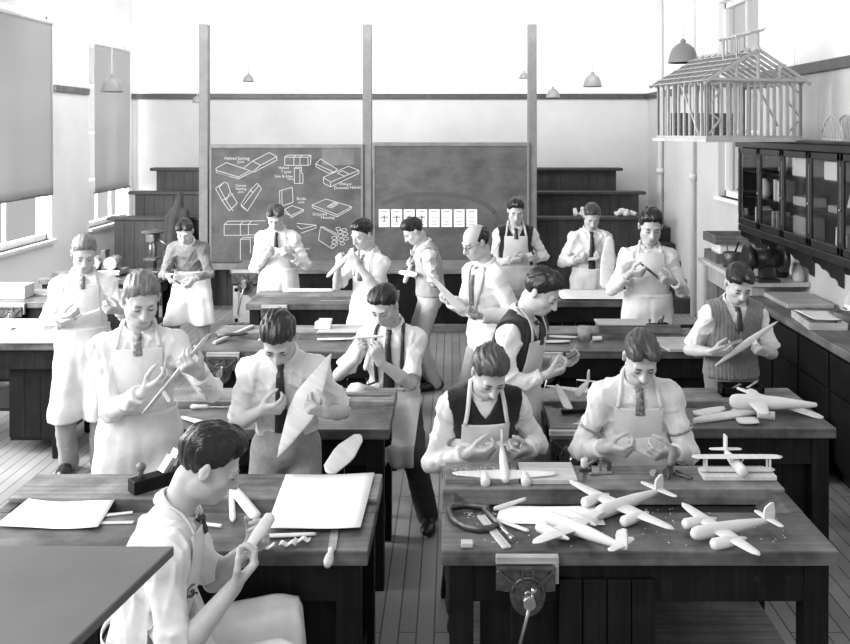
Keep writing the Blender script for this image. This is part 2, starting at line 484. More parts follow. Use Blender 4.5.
    # ---- body: head, neck, trunk, arms and hands as one skin
    hl = np.minimum(lo + 0.0, hc - 0.17); hh = np.maximum(hi, hc + 0.17)
    for q in (1, -1):
        tip = arms[q]['W'] + arms[q]['d'] * 0.2; hl = np.minimum(hl, tip - 0.06); hh = np.maximum(hh, tip + 0.06)
    hl[2] = max(hl[2], pz - 0.12) if min(arms[1]['W'][2], arms[-1]['W'][2]) > pz + 0.1 else hl[2]
    B = Field(hl, hh, h)
    torso(B, -0.02, k=0.05)
    for q in (1, -1):
        A = arms[q]
        B.cap(A['S'], A['E'], 0.038 * s, (0.030 if sleeve > 0.6 else 0.036) * s, 0.02)
        mid = A['E'] + (A['W'] - A['E']) * 0.35
        fk = 0.030 if sleeve > 0.6 else 0.040
        B.cap(A['E'], mid, fk * 0.93 * s, fk * s, 0.01); B.cap(mid, A['W'], fk * s, 0.025 * s, 0.01)
    B.cap(neck - U * 0.06, hd0 + Rh @ np.array((0, 0.012, 0.045)), 0.058 * s, 0.053 * s, 0.03)
    # skull and face
    E_ = lambda c, r, k=0.02: B.ell(H(*c), tuple(x * hs for x in (r[0], r[1], r[2])), Rh, k)
    E_((0, -0.014, 0.035), (0.074, 0.095, 0.082))
    E_((0, 0.026, -0.035), (0.060, 0.066, 0.075), 0.03)
    E_((0, 0.052, -0.082), (0.036, 0.036, 0.026), 0.025)            # chin
    for q in (1, -1):
        E_((q * 0.040, 0.052, -0.022), (0.020, 0.024, 0.017), 0.02)  # cheekbone
        E_((q * 0.050, 0.010, -0.065), (0.015, 0.034, 0.024), 0.025) # jaw
    C_ = lambda a, b, ra, rb=None, k=0.01: B.cap(H(*a), H(*b), ra * hs, (ra if rb is None else rb) * hs, k)
    C_((-0.036, 0.079, 0.026), (0.036, 0.079, 0.026), 0.011, None, 0.015)
    for q in (1, -1): B.carve_ell(H(q * 0.031, 0.098, 0.008), tuple(x * hs for x in (0.019, 0.015, 0.012)), Rh, 0.012)
    for q in (1, -1): E_((q * 0.031, 0.076, 0.007), (0.0145, 0.0125, 0.0115), 0.004)    # eyelid over the eye
    C_((0, 0.089, 0.018), (0, 0.110, -0.026), 0.0075, 0.0125, 0.012)
    for q in (1, -1): E_((q * 0.011, 0.096, -0.029), (0.009, 0.011, 0.008), 0.008)
    E_((0, 0.083, -0.052), (0.026, 0.014, 0.011), 0.014)
    C_((-0.017, 0.088, -0.054), (0.017, 0.088, -0.054), 0.0062, None, 0.005)
    C_((-0.014, 0.087, -0.066), (0.014, 0.087, -0.066), 0.0068, None, 0.004)
    for q in (1, -1):
        Re = Rh @ np.array(Matrix.Rotation(q * 0.45, 3, 'Z') @ Matrix.Rotation(q * 0.15, 3, 'Y'))
        B.ell(H(q * 0.075, -0.010, -0.004), (0.0090 * hs, 0.018 * hs, 0.030 * hs), Re, 0.008)
        B.carve_ell(H(q * 0.089, -0.004, 0.000), (0.006 * hs, 0.009 * hs, 0.016 * hs), Re, 0.005)
    # hands
    grips = {}
    for q in (1, -1):
        A = arms[q]; d, n, W = A['d'], A['n'], A['W']
        b = np.cross(n, d) if q == 1 else np.cross(d, n)             # towards the thumb
        S1 = s * 1.0
        for i, (off, ln, fl) in enumerate(((0.030, 0.088, 0.96), (0.010, 0.092, 1.07), (-0.010, 0.088, 1.0), (-0.028, 0.080, 0.80))):
            kn = W + d * ln * S1 + b * off * S1 - n * 0.004
            B.cap(W + b * off * 0.55 * S1, kn, 0.0155 * S1, 0.0125 * S1, 0.012)
            c = A['curl'] * (0.75 + 0.10 * i) ; p = kn; ang = 0.0
            for j, (l, r) in enumerate(((0.040, 0.0092), (0.026, 0.0084), (0.021, 0.0072))):
                ang += c * (0.62, 0.85, 0.55)[j]
                dv = nv(d * math.cos(ang) + n * math.sin(ang) + b * off * 2.2 * A['spread'] * (1 if j == 0 else 0.3))
                e = p + dv * l * fl * S1
                B.cap(p, e, r * S1 * (1.05 if j == 0 else 1), r * S1 * 0.95, 0.0035); p = e
        tp = W + d * 0.022 * S1 + b * 0.026 * S1 + n * 0.006
        t1 = tp + nv(d * 0.62 + b * 0.62 + n * 0.45) * 0.044 * S1
        t2 = t1 + nv(d * 0.80 + b * 0.15 + n * 0.60) * 0.034 * S1
        t3 = t2 + nv(d * 0.75 - b * 0.10 + n * 0.65) * 0.026 * S1
        B.cap(W + d * 0.01 + b * 0.012, tp, 0.018 * S1, 0.016 * S1, 0.012)
        B.cap(tp, t1, 0.0160 * S1, 0.0115 * S1, 0.008); B.cap(t1, t2, 0.0108 * S1, 0.0100 * S1, 0.004); B.cap(t2, t3, 0.0098 * S1, 0.0080 * S1, 0.004)
        grips[q] = W + d * 0.082 * S1 + n * 0.022 * S1
    V, Q = B.surf(); V = relax(V, Q, 1, 0.35)
    hv = (V - hc) @ Rh / hs; hv[:, 1] *= -1
    fc = hv[Q].mean(1)
    lip = (np.abs(fc[:, 0]) < 0.0185 - np.abs(fc[:, 2] + 0.062) * 0.5) & (np.abs(fc[:, 2] + 0.0625) < 0.0075) & (fc[:, 1] > 0.075)
    np_mesh('body', V, Q, [SKIN, LIPS], T, lip.astype(int))
    # eyes and brows
    mb = MB()
    for q in (1, -1):
        mb = MB(); mb.tube([H(q * x, y, z) for x, y, z in ((0.014, 0.091, 0.026), (0.026, 0.0915, 0.0295), (0.038, 0.086, 0.0285), (0.047, 0.077, 0.024))], [0.002 * hs, 0.0036 * hs, 0.0032 * hs, 0.0014 * hs], 6)
        mb.build('eyebrow', hair if not bald else HAIRM, T)
    if D < 7.5:
        mb = MB()
        for q in (1, -1):
            mb = MB(); mb.tube([H(q * x, y, z) for x, y, z in ((0.018, 0.0835, 0.0035), (0.025, 0.0885, 0.0005), (0.033, 0.0885, -0.0002), (0.0445, 0.0795, 0.003))], [0.0010 * hs, 0.0023 * hs, 0.0023 * hs, 0.0011 * hs], 6)
            mb.build('eyelashes', EYEM, T)
    # ---- hair
    hf = Field(hc - 0.155 * hs, hc + 0.155 * hs, max(0.0038, h * 0.75))
    if not bald:
        top = (0.080, 0.100, 0.089) if hair_style != 'full' else (0.082, 0.101, 0.093)
        hf.ell(H(0, -0.016, 0.040), tuple(x * hs for x in top), Rh, 0.01)
        if hair_style in ('back', 'full'): hf.ell(H(0, 0.020, 0.088), tuple(x * hs for x in (0.058, 0.058, 0.036)), Rh, 0.03)
        if hair_style == 'part': hf.ell(H(-0.02, 0.020, 0.092), tuple(x * hs for x in (0.056, 0.066, 0.032)), Rh, 0.03); hf.ell(H(0.038, 0.010, 0.092), tuple(x * hs for x in (0.028, 0.060, 0.026)), Rh, 0.008)
        if hair_style == 'full': hf.ell(H(0.01, 0.024, 0.096), tuple(x * hs for x in (0.056, 0.050, 0.036)), Rh, 0.03)
        if hair_style == 'middle':
            for q in (1, -1): hf.ell(H(q * 0.034, 0.030, 0.080), tuple(x * hs for x in (0.040, 0.066, 0.044)), Rh, 0.006)
    else:
        hf.ell(H(0, -0.020, 0.030), tuple(x * hs for x in (0.079, 0.097, 0.085)), Rh, 0.01)
    X, Y, Z = hf.grid(); X = X - hc[0]; Y = Y - hc[1]; Z = Z - hc[2]
    lx, ly, lz = (((X * Rh[0, i] + Y * Rh[1, i] + Z * Rh[2, i]) / hs) for i in range(3)); ly = -ly
    r = np.random.RandomState(seed + 50)
    amp = 0.0026 if hair_style == 'full' else 0.0016
    rip = np.sin(lx * 330 + 3 * np.sin(ly * 22 + seed)) * amp * 0.5 + np.sin(lx * 210 + 2.5 * np.sin(ly * 35 + r.rand() * 6) + 1.5 * np.sin(lz * 50)) * amp * 0.7 + np.sin(lx * 95 + ly * 45 + 2 * np.sin(lz * 40 + ly * 25 + r.rand() * 6) + r.rand() * 6) * amp
    hf.f = (hf.f + rip * hs).astype(f32)
    hline = np.interp(ly, [-0.13, -0.07, -0.035, -0.012, 0.012, 0.030, 0.055, 0.075, 0.12], [-0.050, -0.050, -0.036, 0.000, 0.004, 0.034, 0.064, 0.077, 0.084])
    hline = hline - 0.020 * np.clip(np.abs(lx) / 0.07, 0, 1.2) ** 3 * (ly > 0.03) + 0.003 * np.sin(lx * 160 + seed)
    hf.f = (hf.f + 0.0055 * hs * np.exp(-np.clip(lz - hline, 0, 1) / 0.014) + 0.0022 * hs * np.clip((0.065 - lz) / 0.06, 0, 1)).astype(f32)
    hf.below((hline - lz) * hs * 0.8, 0.006)
    if bald: hf.below((lz - np.interp(ly, [-0.12, -0.05, 0.0, 0.03], [0.085, 0.09, 0.055, 0.03])) * hs, 0.006); hf.below((ly - 0.028) * hs, 0.006)
    V, Q = hf.surf()
    if len(V): np_mesh('hair', V, Q, hair, T)
    # ---- trousers and shoes
    if legs:
        tl = [L[q][k] for q in L for k in range(3)] + [Pv]
        TF = Field(np.min(tl, 0) - 0.17, np.max(tl, 0) + 0.22, max(0.009, h * 1.3))
        TF.ell(Pv + np.array((0, 0.0, 0.0)), (0.158 * s * wide, 0.118 * s * wide, 0.15 * s), None, 0.04)
        TF.cap(Pv, Pv + (waist - Pv) * 0.75, 0.13 * s * wide, None, 0.05)
        legs_(TF, 0.0)
        X, Y, Z = TF.grid(); TF.f = TF.f + wob(X, Y, Z, seed + 9, 0.005, 0.14); TF.below((Z - (pz + (0.10 if not coat else -0.12) * s) + 0 * X + 0 * Y).astype(f32), 0.004)
        V, Q = TF.surf(); np_mesh('trousers', V, Q, trousers, T)
        for q in (1, -1):
            hip, K, an, ft = L[q]
            if an[2] > 1.2: continue
            sh = Field(ft + np.array((-0.10, -0.26, -0.01)), ft + np.array((0.10, 0.14, 0.16)), max(0.007, h))
            tx = q * 0.03
            z0 = an[2] - 0.085
            fz = np.array((ft[0], ft[1], z0))
            sh.cap(fz + (0, 0.045, 0.042), fz + (tx * 0.5, -0.06, 0.040), 0.038, 0.042, 0.02)
            sh.ell(fz + (tx, -0.135, 0.034), (0.047, 0.075, 0.034), None, 0.03); sh.cap(fz + (0, 0.02, 0.05), fz + (0, 0.01, 0.10), 0.042, 0.040, 0.02)
            X, Y, Z = sh.grid(); sh.below((z0 + 0.002) - Z + 0 * X + 0 * Y, 0.004)
            V, Q = sh.surf(); np_mesh('shoe', V, Q, LEATHER, T)
    # ---- shirt (or coat): one garment with its sleeves
    SF = Field(lo, hi, max(0.0062, h * 1.05))
    gS = 0.010 if not coat else 0.022
    torso(SF, gS)
    for q in (1, -1):
        A = arms[q]; r0 = gS
        SF.cap(A['S'], A['E'], 0.050 * s + r0, 0.040 * s + r0, 0.025)
        if sleeve > 0:
            e = A['E'] + (A['W'] - A['E']) * sleeve
            SF.cap(A['E'], e, 0.042 * s + r0, (0.029 if sleeve > 0.6 else 0.039) * s + r0, 0.015)
            if sleeve < 0.95:
                u = nv(A['W'] - A['E']); SF.cap(e - u * 0.02, e - u * 0.001, (0.034 if sleeve > 0.6 else 0.045) * s + r0, None, 0.006)
        if sleeve <= 0:
            u = nv(A['E'] - A['S']); e = A['E'] + u * sleeve * 0.285 * s
            SF.cap(e - u * 0.035, e, 0.051 * s + r0, None, 0.006)
    if coat:
        for q in (1, -1):
            hip = Pv + np.array((q * 0.07, 0.01, 0)); SF.cap(hip, hip + np.array((q * 0.035, 0.02, -0.20)), 0.122 * s, 0.13 * s, 0.06)
    X, Y, Z = SF.grid(); SF.f = SF.f + wob(X, Y, Z, seed, (0.0130 if not coat else 0.007) if not jersey else 0.012, 0.10)
    for q in (1, -1):
        A = arms[q]; u = nv(A['W'] - A['E'])
        cutp = A['E'] + (A['W'] - A['E']) * sleeve if sleeve > 0 else A['E'] + nv(A['E'] - A['S']) * sleeve * 0.285 * s
        uu = u if sleeve > 0 else nv(A['E'] - A['S'])
        # open the garment at the cuff so the forearm shows
        dd = (X - cutp[0]) * uu[0] + (Y - cutp[1]) * uu[1] + (Z - cutp[2]) * uu[2]
        far = np.sqrt((X - A['W'][0]) ** 2 + (Y - A['W'][1]) ** 2 + (Z - A['W'][2]) ** 2) if sleeve > 0 else np.sqrt((X - A['E'][0]) ** 2 + (Y - A['E'][1]) ** 2 + (Z - A['E'][2]) ** 2)
        lim = np.linalg.norm(A['W'] - cutp) + 0.05 if sleeve > 0 else np.linalg.norm(A['E'] - cutp) + 0.075
        SF.below(np.minimum(dd, lim - far).astype(f32), 0.003)
    nb = neck + sd(nk) * 0.006
    SF.below(((X - nb[0]) * 0 + (Y - nb[1]) * sd(nk)[1] + (Z - nb[2]) * sd(nk)[2]).astype(f32), 0.004)
    zb = (pz + 0.07 * s) if not coat else pz - 0.26
    SF.below(zb - Z + 0 * X + 0 * Y, 0.004)
    V, Q = SF.surf(); V = relax(V, Q, 1, 0.3)
    np_mesh('coat' if coat else ('jersey' if jersey else 'shirt'), V, Q, shirt, T)
    # ---- pullover
    if vest is not None:
        l2 = np.min([Pv, waist, chest, neck] + list(shp.values()), 0) - 0.19; h2 = np.max([Pv, waist, chest, neck] + list(shp.values()), 0) + 0.19
        l2[2] = pz - 0.08
        VF = Field(l2, h2, max(0.0062, h * 1.05)); torso(VF, 0.027)
        X, Y, Z = VF.grid()
        cx, cyy, cz = X - neck[0], Y - neck[1], Z - neck[2]
        qx = cx * xs[0] + cyy * xs[1] + cz * xs[2]; qf = cx * Fv[0] + cyy * Fv[1] + cz * Fv[2]; qu = cx * U[0] + cyy * U[1] + cz * U[2]
        for q in (1, -1):
            c = shp[q] + xs * q * 0.060 * s - U * 0.03; VF.carve_ell(c, (0.072 * s, 0.13 * s, 0.13 * s), Rt, 0.006)
        vv = np.maximum(np.abs(qx) - (qu + v_depth) * (0.071 / v_depth), -(qf - 0.0)); VF.below(-vv.astype(f32), 0.004)      # V neck
        VF.carve_ell(neck + U * 0.035, (0.070 * s, 0.074 * s, 0.075 * s), Rt, 0.006); VF.below(((qu - 0.055) + 0 * qx).astype(f32), 0.004)
        VF.below((pz + 0.0 - Z + 0 * X + 0 * Y).astype(f32), 0.004)
        VF.f = VF.f + wob(X, Y, Z, seed + 3, 0.005, 0.12)
        if vest is GREYKNIT: VF.f = VF.f + (np.sin(qx * 2 * PI / 0.022) * 0.0022).astype(f32)
        V, Q = VF.surf(); np_mesh('pullover', V, Q, vest, T)
    # ---- drape field for apron, tie and straps
    tl = [Pv, waist, chest, neck] + [L[q][k] for q in L for k in range(3)]
    l2 = np.min(tl, 0) - 0.28; h2 = np.max(tl, 0) + 0.28
    DF = Field(l2, h2, 0.012)
    torso(DF, gS + (0.017 if vest is not None else 0.004)); 
    if legs: legs_(DF, 0.004)
    def axis_at(z):
        zz = np.array([Pv[2] - 1.0, Pv[2], waist[2], chest[2], neck[2]]); yy = np.array([Pv[1], Pv[1], waist[1], chest[1], neck[1]]); x0 = Pv[0]
        return np.stack([np.full_like(z, x0), np.interp(z, zz, yy), z], -1)
    rs = np.linspace(0.02, 0.42, 81)
    def radial(th, z):
        """outermost surface distance from the spine, direction th (0 = straight ahead)"""
        th, z = np.broadcast_arrays(np.asarray(th, float), np.asarray(z, float))
        dv = np.stack([np.sin(th), -np.cos(th), np.zeros_like(th)], -1)
        pts = axis_at(z)[..., None, :] + dv[..., None, :] * rs[:, None]
        v = DF.sample(pts); ins = v < 0
        last = ins.shape[-1] - 1 - np.argmax(ins[..., ::-1], -1); anyi = ins.any(-1); last = np.where(anyi, last, 0)
        nx = np.minimum(last + 1, len(rs) - 1)
        a = np.take_along_axis(v, last[..., None], -1)[..., 0]; b = np.take_along_axis(v, nx[..., None], -1)[..., 0]
        t = np.clip(a / (a - b - 1e-9), 0, 1); return np.where(anyi, rs[last] + t * (rs[1] - rs[0]), 0.03)
    def at(th, z, r):
        c = axis_at(np.asarray(z, float)); th = np.asarray(th, float)
        return c + np.stack([np.sin(th), -np.cos(th), np.zeros_like(th)], -1) * np.asarray(r)[..., None]
    def smooth2(a, n=2):
        for _ in range(n):
            p = np.pad(a, 1, mode='edge'); a = (p[:-2, 1:-1] + p[2:, 1:-1] + p[1:-1, :-2] + p[1:-1, 2:] + 2 * a) / 6
        return a
    zt = neck[2] - 0.035
    if apron is not None:
        r_ = np.random.RandomState(seed + 21)
        mb = MB()
        wz = waist[2] - 0.03
        top = wz + bib_h * s if bib else wz + 0.0
        if bib:
            nz, nt = 26, 27
            u = np.linspace(-1, 1, nt)[None, :]; zz = np.linspace(wz, top, nz)[:, None]
            wv_ = np.interp(np.linspace(0, 1, nz), [0, 0.25, 0.6, 1], [0.21 * s * wide, 0.175 * s, 0.14 * s, bib_w * s])[:, None]
            r0 = radial(0 * u, zz + 0 * u); th = np.arctan2(u * wv_ * 1.0, np.maximum(r0, 0.08))
            rr = smooth2(radial(th, zz + 0 * u), 3) + 0.006
            mb.sheet(at(th, zz + 0 * u, rr), 0.004)
        hem = pz - (0.915 * s - apron_len) if seat is None else pz - 0.02
        nz, nt = 44, 61
        thm = 1.9
        th = np.linspace(-thm, thm, nt)[None, :]; zz = np.linspace(wz + 0.005, hem, nz)[:, None]
        rr = radial(th + 0 * zz, zz + 0 * th)
        if seat is None:
            for i in range(1, nz): rr[i] = np.maximum(rr[i], rr[i - 1] * (0.999 if zz[i, 0] < pz else 0.985))
            t = np.linspace(0, 1, nz)[:, None]
            fold = np.sin(th * r_.uniform(6, 9) + r_.rand() * 6 + 0.8 * np.sin(t * 3)) * 0.010 * t + np.sin(th * 15 + r_.rand() * 6 + t * 2) * 0.005 * t + np.sin(t * 22 + th * 2 + r_.rand() * 6) * 0.003
            pp = np.pad(rr, 2, mode='edge'); rr = np.maximum.reduce([pp[2:-2, j:j + rr.shape[1]] for j in range(5)])
            rr = smooth2(rr, 4) + 0.013 + fold
            mb.sheet(at(th, zz + 0 * th, rr), 0.004)
        else:
            # lap: cloth from the waist over the thighs and down past the knees
            m = 30
            zz2 = np.linspace(wz + 0.005, pz + 0.06, 8)[:, None]; th2 = np.linspace(-1.45, 1.45, 31)[None, :]
            r2 = smooth2(np.minimum(radial(th2 + 0 * zz2, zz2 + 0 * th2), 0.19 * s), 3) + 0.010
            A1 = at(th2, zz2 + 0 * th2, r2)
            ky = min(L[1][1][1], L[-1][1][1]) - 0.065
            xk = np.linspace(-1, 1, 31); edge = A1[-1]
            prog = np.linspace(0, 1, m)[1:]
            half = np.interp(prog, [0, 0.3, 1], [abs(edge[0, 0]), 0.185 * s, 0.20 * s])
            kx = (L[1][1][0] + L[-1][1][0]) / 2
            zs = np.linspace(pz + 0.25, 0.2, 110)
            rows = []
            for i, p_ in enumerate(prog):
                x = kx * p_ + Pv[0] * (1 - p_) + xk * half[i]; yb = edge[:, 1] * (1 - p_) + ky * p_
                pts = np.stack([np.repeat(x[:, None], 110, 1), np.repeat(yb[:, None], 110, 1), np.repeat(zs[None, :], 31, 0)], -1)
                ins = DF.sample(pts) < 0; first = np.argmax(ins, 1); hit = ins.any(1)
                z = np.where(hit, zs[first], pz - 0.12); z = np.maximum(z, pz - 0.10 - 0.06 * p_)
                rows.append(np.stack([x, yb, z], -1))
            R2 = np.array(rows); zz = R2[..., 2]
            for _ in range(2):
                pp = np.pad(zz, 1, mode='edge'); zz = np.maximum.reduce([pp[1:-1, 1:-1], pp[:-2, 1:-1], pp[2:, 1:-1], pp[1:-1, :-2], pp[1:-1, 2:]])
            zz = smooth2(zz, 6); R2[..., 2] = zz + 0.012 + 0.006 * np.sin(R2[..., 0] * 40 + R2[..., 1] * 12 + seed)
            dn = [R2[-1] + np.array((0, -0.012, -0.03 * j)) + np.stack([0 * xk, 0.008 * np.sin(xk * 14 + seed), 0 * xk], -1) * j * 0.4 for j in range(1, 1 + int((apron_len if apron_len < 0.4 else 0.12) / 0.03))]
            Gd = np.concatenate([A1, R2] + ([np.array(dn)] if dn else []), 0)
            mb.sheet(Gd, 0.004)
        mats_ = [apron]
        if letter:
            zc = wz + bib_h * s * 0.45; tl_ = -0.62; rc = float(radial(np.array([tl_]), np.array([zc]))[0]) + 0.0125
            p = at(np.array([tl_]), np.array([zc]), np.array([rc]))[0]
            fw = nv((math.sin(tl_), -math.cos(tl_), 0)); M = basis(p, (-fw[1], fw[0], 0), (0, 0, 1))
            Mx = Matrix(((-fw[1], 0, fw[0], p[0]), (fw[0], 0, fw[1], p[1]), (0, 1, 0, p[2]), (0, 0, 0, 1)))
            text_mesh(letter, 0.062, Mx, mb, 1, 0.004); mats_.append(INK)
        ap = mb.build('apron', mats_, T)
        sb = MB()
        tw_ = np.linspace(-PI, PI, 40); zw = np.full(40, wz + 0.0); rw = radial(tw_, zw) + (0.013 if vest is None else 0.008)
        if seat is not None: rw = np.minimum(rw, 0.165 * s)
        ring = at(tw_, zw, rw); g = np.stack([ring + (0, 0, 0.011), ring - (0, 0, 0.011)], 0)
        sb.sheet(g, 0.003); sb.build('apron_waistband', apron, T); sb = MB()
        if bib:
            for q in (1, -1):
                r0 = float(radial(np.array([0.0]), np.array([top]))[0]); th0 = math.atan2(bib_w * s, max(r0, 0.08)) * q * 0.93
                zz = np.linspace(top - 0.015, neck[2] + 0.012, 14); tt = np.linspace(th0, q * 1.25, 14) if True else 0
                x0 = at(np.array([th0]), np.array([top]), radial(np.array([th0]), np.array([top])))[0]
                x1 = neck + xs * q * 0.066 * s + np.array((0, 0, 0.012))
                pts = []
                for i in range(14):
                    t = i / 13; p = x0 * (1 - t) + x1 * t
                    dv = nv(Fv * (1 - t) + U * (0.25 + t)); kk = np.arange(-0.03, 0.2, 0.002)
                    v = DF.sample(p + dv * kk[:, None]); ii = np.nonzero(v < 0.008)[0]
                    k_ = kk[min(ii[-1] + 1, len(kk) - 1)] if len(ii) else 0.0
                    pts.append(p + dv * k_)
                pts.append(neck + xs * q * 0.035 - Fv * 0.060 * s + U * 0.022); pts.append(neck - Fv * 0.068 * s + U * 0.018)
                pa = np.array(pts); w = np.gradient(pa, axis=0); side = np.cross(w, np.array((0, -0.6, 0.8))); side /= np.linalg.norm(side, axis=1, keepdims=True) + 1e-9
                sb.sheet(np.stack([pa + side * 0.010, pa - side * 0.010], 0), 0.003)
            sb.build('neck_strap', apron, T)
    if braces:
        for q in (1, -1):
            sb = MB(); zz = np.linspace(waist[2] - 0.05, neck[2] - 0.03, 20); xx = q * np.linspace(0.085, 0.095, 20) * s
            r0 = radial(0 * zz, zz); th = np.arctan2(xx, np.maximum(r0, 0.05)); pa = at(th, zz, radial(th, zz) + 0.008)
            pa = np.concatenate([pa, [shp[q] * 0.5 + neck * 0.5 + np.array((0, 0.0, 0.055))]], 0)
            sb.sheet(np.stack([pa + np.array((0.012, 0, 0)), pa - np.array((0.012, 0, 0))], 0), 0.004)
            sb.build('brace', TIED, T)
    # ---- collar
    def collar_pt(t, up, out):
        c = neck + sd(nk) * (0.006 + up) ; a = t
        rx, ry = 0.061 * s + out, 0.064 * s + out
        f = nv(np.cross(sd(nk), np.array((1, 0, 0)))); f = -f if f[1] > 0 else f
        return c + np.array((1, 0, 0)) * math.sin(a) * rx + f * math.cos(a) * ry - sd(nk) * 0.022 * (0.5 + 0.5 * math.cos(a))
    op = 0.55 if open_collar else 0.22
    mb = MB(); nC = 30
    rows = []
    for up, out in ((0.004, 0.002), (0.030, 0.001), (0.034, 0.004), (0.022, 0.009), (0.002, 0.017)):
        row = []
        for i in range(nC + 1):
            t = op + (2 * PI - 2 * op) * i / nC
            tip = max(0, 1 - min(i, nC - i) / 4.5)
            dn = 0.034 * tip if up < 0.01 and out > 0.01 else 0.0
            row.append(collar_pt(t if t <= PI else t, up - dn, out + 0.008 * tip * (1 if out > 0.01 else 0)))
        rows.append(row)
    mb.sheet(np.array(rows), 0.003)
    mb.build('collar', shirt if not jersey else SHIRT, T)
    if coat:
        for q in (1, -1):
            mb = MB(); zz = np.linspace(waist[2] + 0.02, neck[2] - 0.01, 14); wv_ = np.interp(np.linspace(0, 1, 14), [0, 0.55, 0.8, 1], [0.012, 0.075, 0.085, 0.05])
            g = []
            for w in (0.0, 0.5, 1.0):
                x = q * (0.012 + np.linspace(0.0, 0.045, 14) + w * wv_); r0 = np.maximum(radial(0 * zz, zz), 0.05); th = np.arctan2(x, r0)
                g.append(at(th, zz, radial(th, zz) + 0.008))
            mb.sheet(np.array(g), 0.004)
            mb.build('lapel', shirt, T)
    # ---- tie
    if tie is not None:
        z0 = neck[2] - 0.012
        z1 = (wz + bib_h * s - 0.03) if (apron is not None and bib) else waist[2] - 0.04
        if vest is not None and vest is not GREYKNIT: z1 = max(z1, neck[2] - 0.15)
        if vest is GREYKNIT: z1 = neck[2] - 0.16
        n = 22; zz = np.linspace(z0, z1, n); w = np.interp(z0 - zz, [0, 0.022, 0.034, 0.045, 0.40], [0.017, 0.018, 0.012, 0.015, 0.038]) * s
        bulge = np.interp(z0 - zz, [0, 0.018, 0.036, 0.3], [0.006, 0.010, 0.003, 0.0])
        rr = radial(0 * zz, zz); kk = np.array(smooth2(rr[:, None].repeat(3, 1), 2)[:, 1])
        off = 0.010 + bulge + (0.004 if vest is None else 0.002)
        cp = at(0 * zz + twist, zz, np.maximum(kk, 0.055) + off)
        cp[:4] = cp[:4] * 0.4 + (neck + nv(Fv) * 0.075 * s - np.array((0, 0, 1)) * 0.02 + (cp[:4] - cp[0])) * 0.6
        g = np.stack([cp + np.outer(w, xs) + np.array((0, 0.006, 0)), cp, cp - np.outer(w, xs) + np.array((0, 0.006, 0))], 0)
        mb = MB(); mb.sheet(g, 0.008); mb.build('tie', tie, T)
    if armbands:
        for q in (1, -1):
            mb = MB(); A = arms[q]; c = A['S'] * 0.42 + A['E'] * 0.58; u = nv(A['E'] - A['S']); a = nv(np.cross(u, (0, 0, 1))); b = np.cross(u, a)
            R = 0.0625 * s
            pts = [[c + (a * math.cos(t) + b * math.sin(t)) * R + u * o for t in np.linspace(0, 2 * PI, 25)] for o in (-0.005, 0.005)]
            mb.sheet(np.array(pts), 0.004)
            mb.build('sleeve_garter', STEEL, T)
    if glasses:
        mb = MB()
        for q in (1, -1):
            mb.tube([H(q * 0.032 + 0.021 * math.cos(t), 0.098, 0.004 + 0.018 * math.sin(t)) for t in np.linspace(0, 2 * PI, 21)], 0.0016 * hs, 6, cap=False)
            mb.tube([H(q * 0.053, 0.098, 0.010), H(q * 0.074, 0.07, 0.012), H(q * 0.082, 0.0, 0.010)], 0.0015 * hs, 6)
        mb.tube([H(-0.011, 0.098, 0.006), H(0, 0.101, 0.010), H(0.011, 0.098, 0.006)], 0.0015 * hs, 6)
        mb.build('spectacles', EYEM, T)
    Mw = Matrix.Translation((loc[0], loc[1], 0)) @ Matrix.Rotation(yaw, 4, 'Z')
    info = {('l' if q == 1 else 'r'): Mw @ Vector(grips[q]) for q in grips}
    info['obj'] = T
    return info
# ------------------------------------------------------------------ the setting
WX0, WX1, YB, RAIL_Z, WALL_H = -5.14, 3.15, 14.46, 2.94, 5.2
def struct(o, kind='structure'): o['kind'] = kind; return o
def floor_mat():
    m = bpy.data.materials.new('floor_boards'); m.use_nodes = True; nt = m.node_tree; b = nt.nodes['Principled BSDF']; L = nt.links
    tc = nd(nt, 'ShaderNodeTexCoord'); mp = nd(nt, 'ShaderNodeMapping'); mp.inputs['Rotation'].default_value = (0, 0, PI / 2)
    br = nd(nt, 'ShaderNodeTexBrick'); br.inputs['Scale'].default_value = 1.0
    br.offset = 0.37; br.offset_frequency = 2; br.inputs['Brick Width'].default_value = 4.3; br.inputs['Row Height'].default_value = 0.085; br.inputs['Mortar Size'].default_value = 0.004
    br.inputs['Color1'].default_value = (0.22, 0.22, 0.22, 1); br.inputs['Color2'].default_value = (0.27, 0.27, 0.27, 1); br.inputs['Mortar'].default_value = (0.06, 0.06, 0.06, 1)
    br.inputs['Bias'].default_value = 0.0
    nz = nd(nt, 'ShaderNodeTexNoise'); nz.inputs['Scale'].default_value = 1.3; nz.inputs['Detail'].default_value = 8
    mr = nd(nt, 'ShaderNodeMapRange'); mr.inputs['From Min'].default_value = 0.3; mr.inputs['From Max'].default_value = 0.7; mr.inputs['To Min'].default_value = 0.75; mr.inputs['To Max'].default_value = 1.3
    mx = nd(nt, 'ShaderNodeVectorMath', operation='SCALE')
    L.new(tc.outputs['Object'], mp.inputs[0]); L.new(mp.outputs[0], br.inputs['Vector']); L.new(tc.outputs['Object'], nz.inputs['Vector'])
    L.new(nz.outputs['Fac'], mr.inputs['Value']); L.new(br.outputs['Color'], mx.inputs[0]); L.new(mr.outputs[0], mx.inputs['Scale'])
    L.new(mx.outputs[0], b.inputs['Base Color']); b.inputs['Roughness'].default_value = 0.5
    bp = nd(nt, 'ShaderNodeBump'); bp.inputs['Strength'].default_value = 0.25; bp.inputs['Distance'].default_value = 0.004; bp.invert = True
    L.new(br.outputs['Fac'], bp.inputs['Height']); L.new(bp.outputs[0], b.inputs['Normal'])
    return m
struct(MB().b2((WX0 - 0.2, 0.2, -0.1), (WX1 + 0.2, YB + 0.2, 0)).build('floor', floor_mat()))
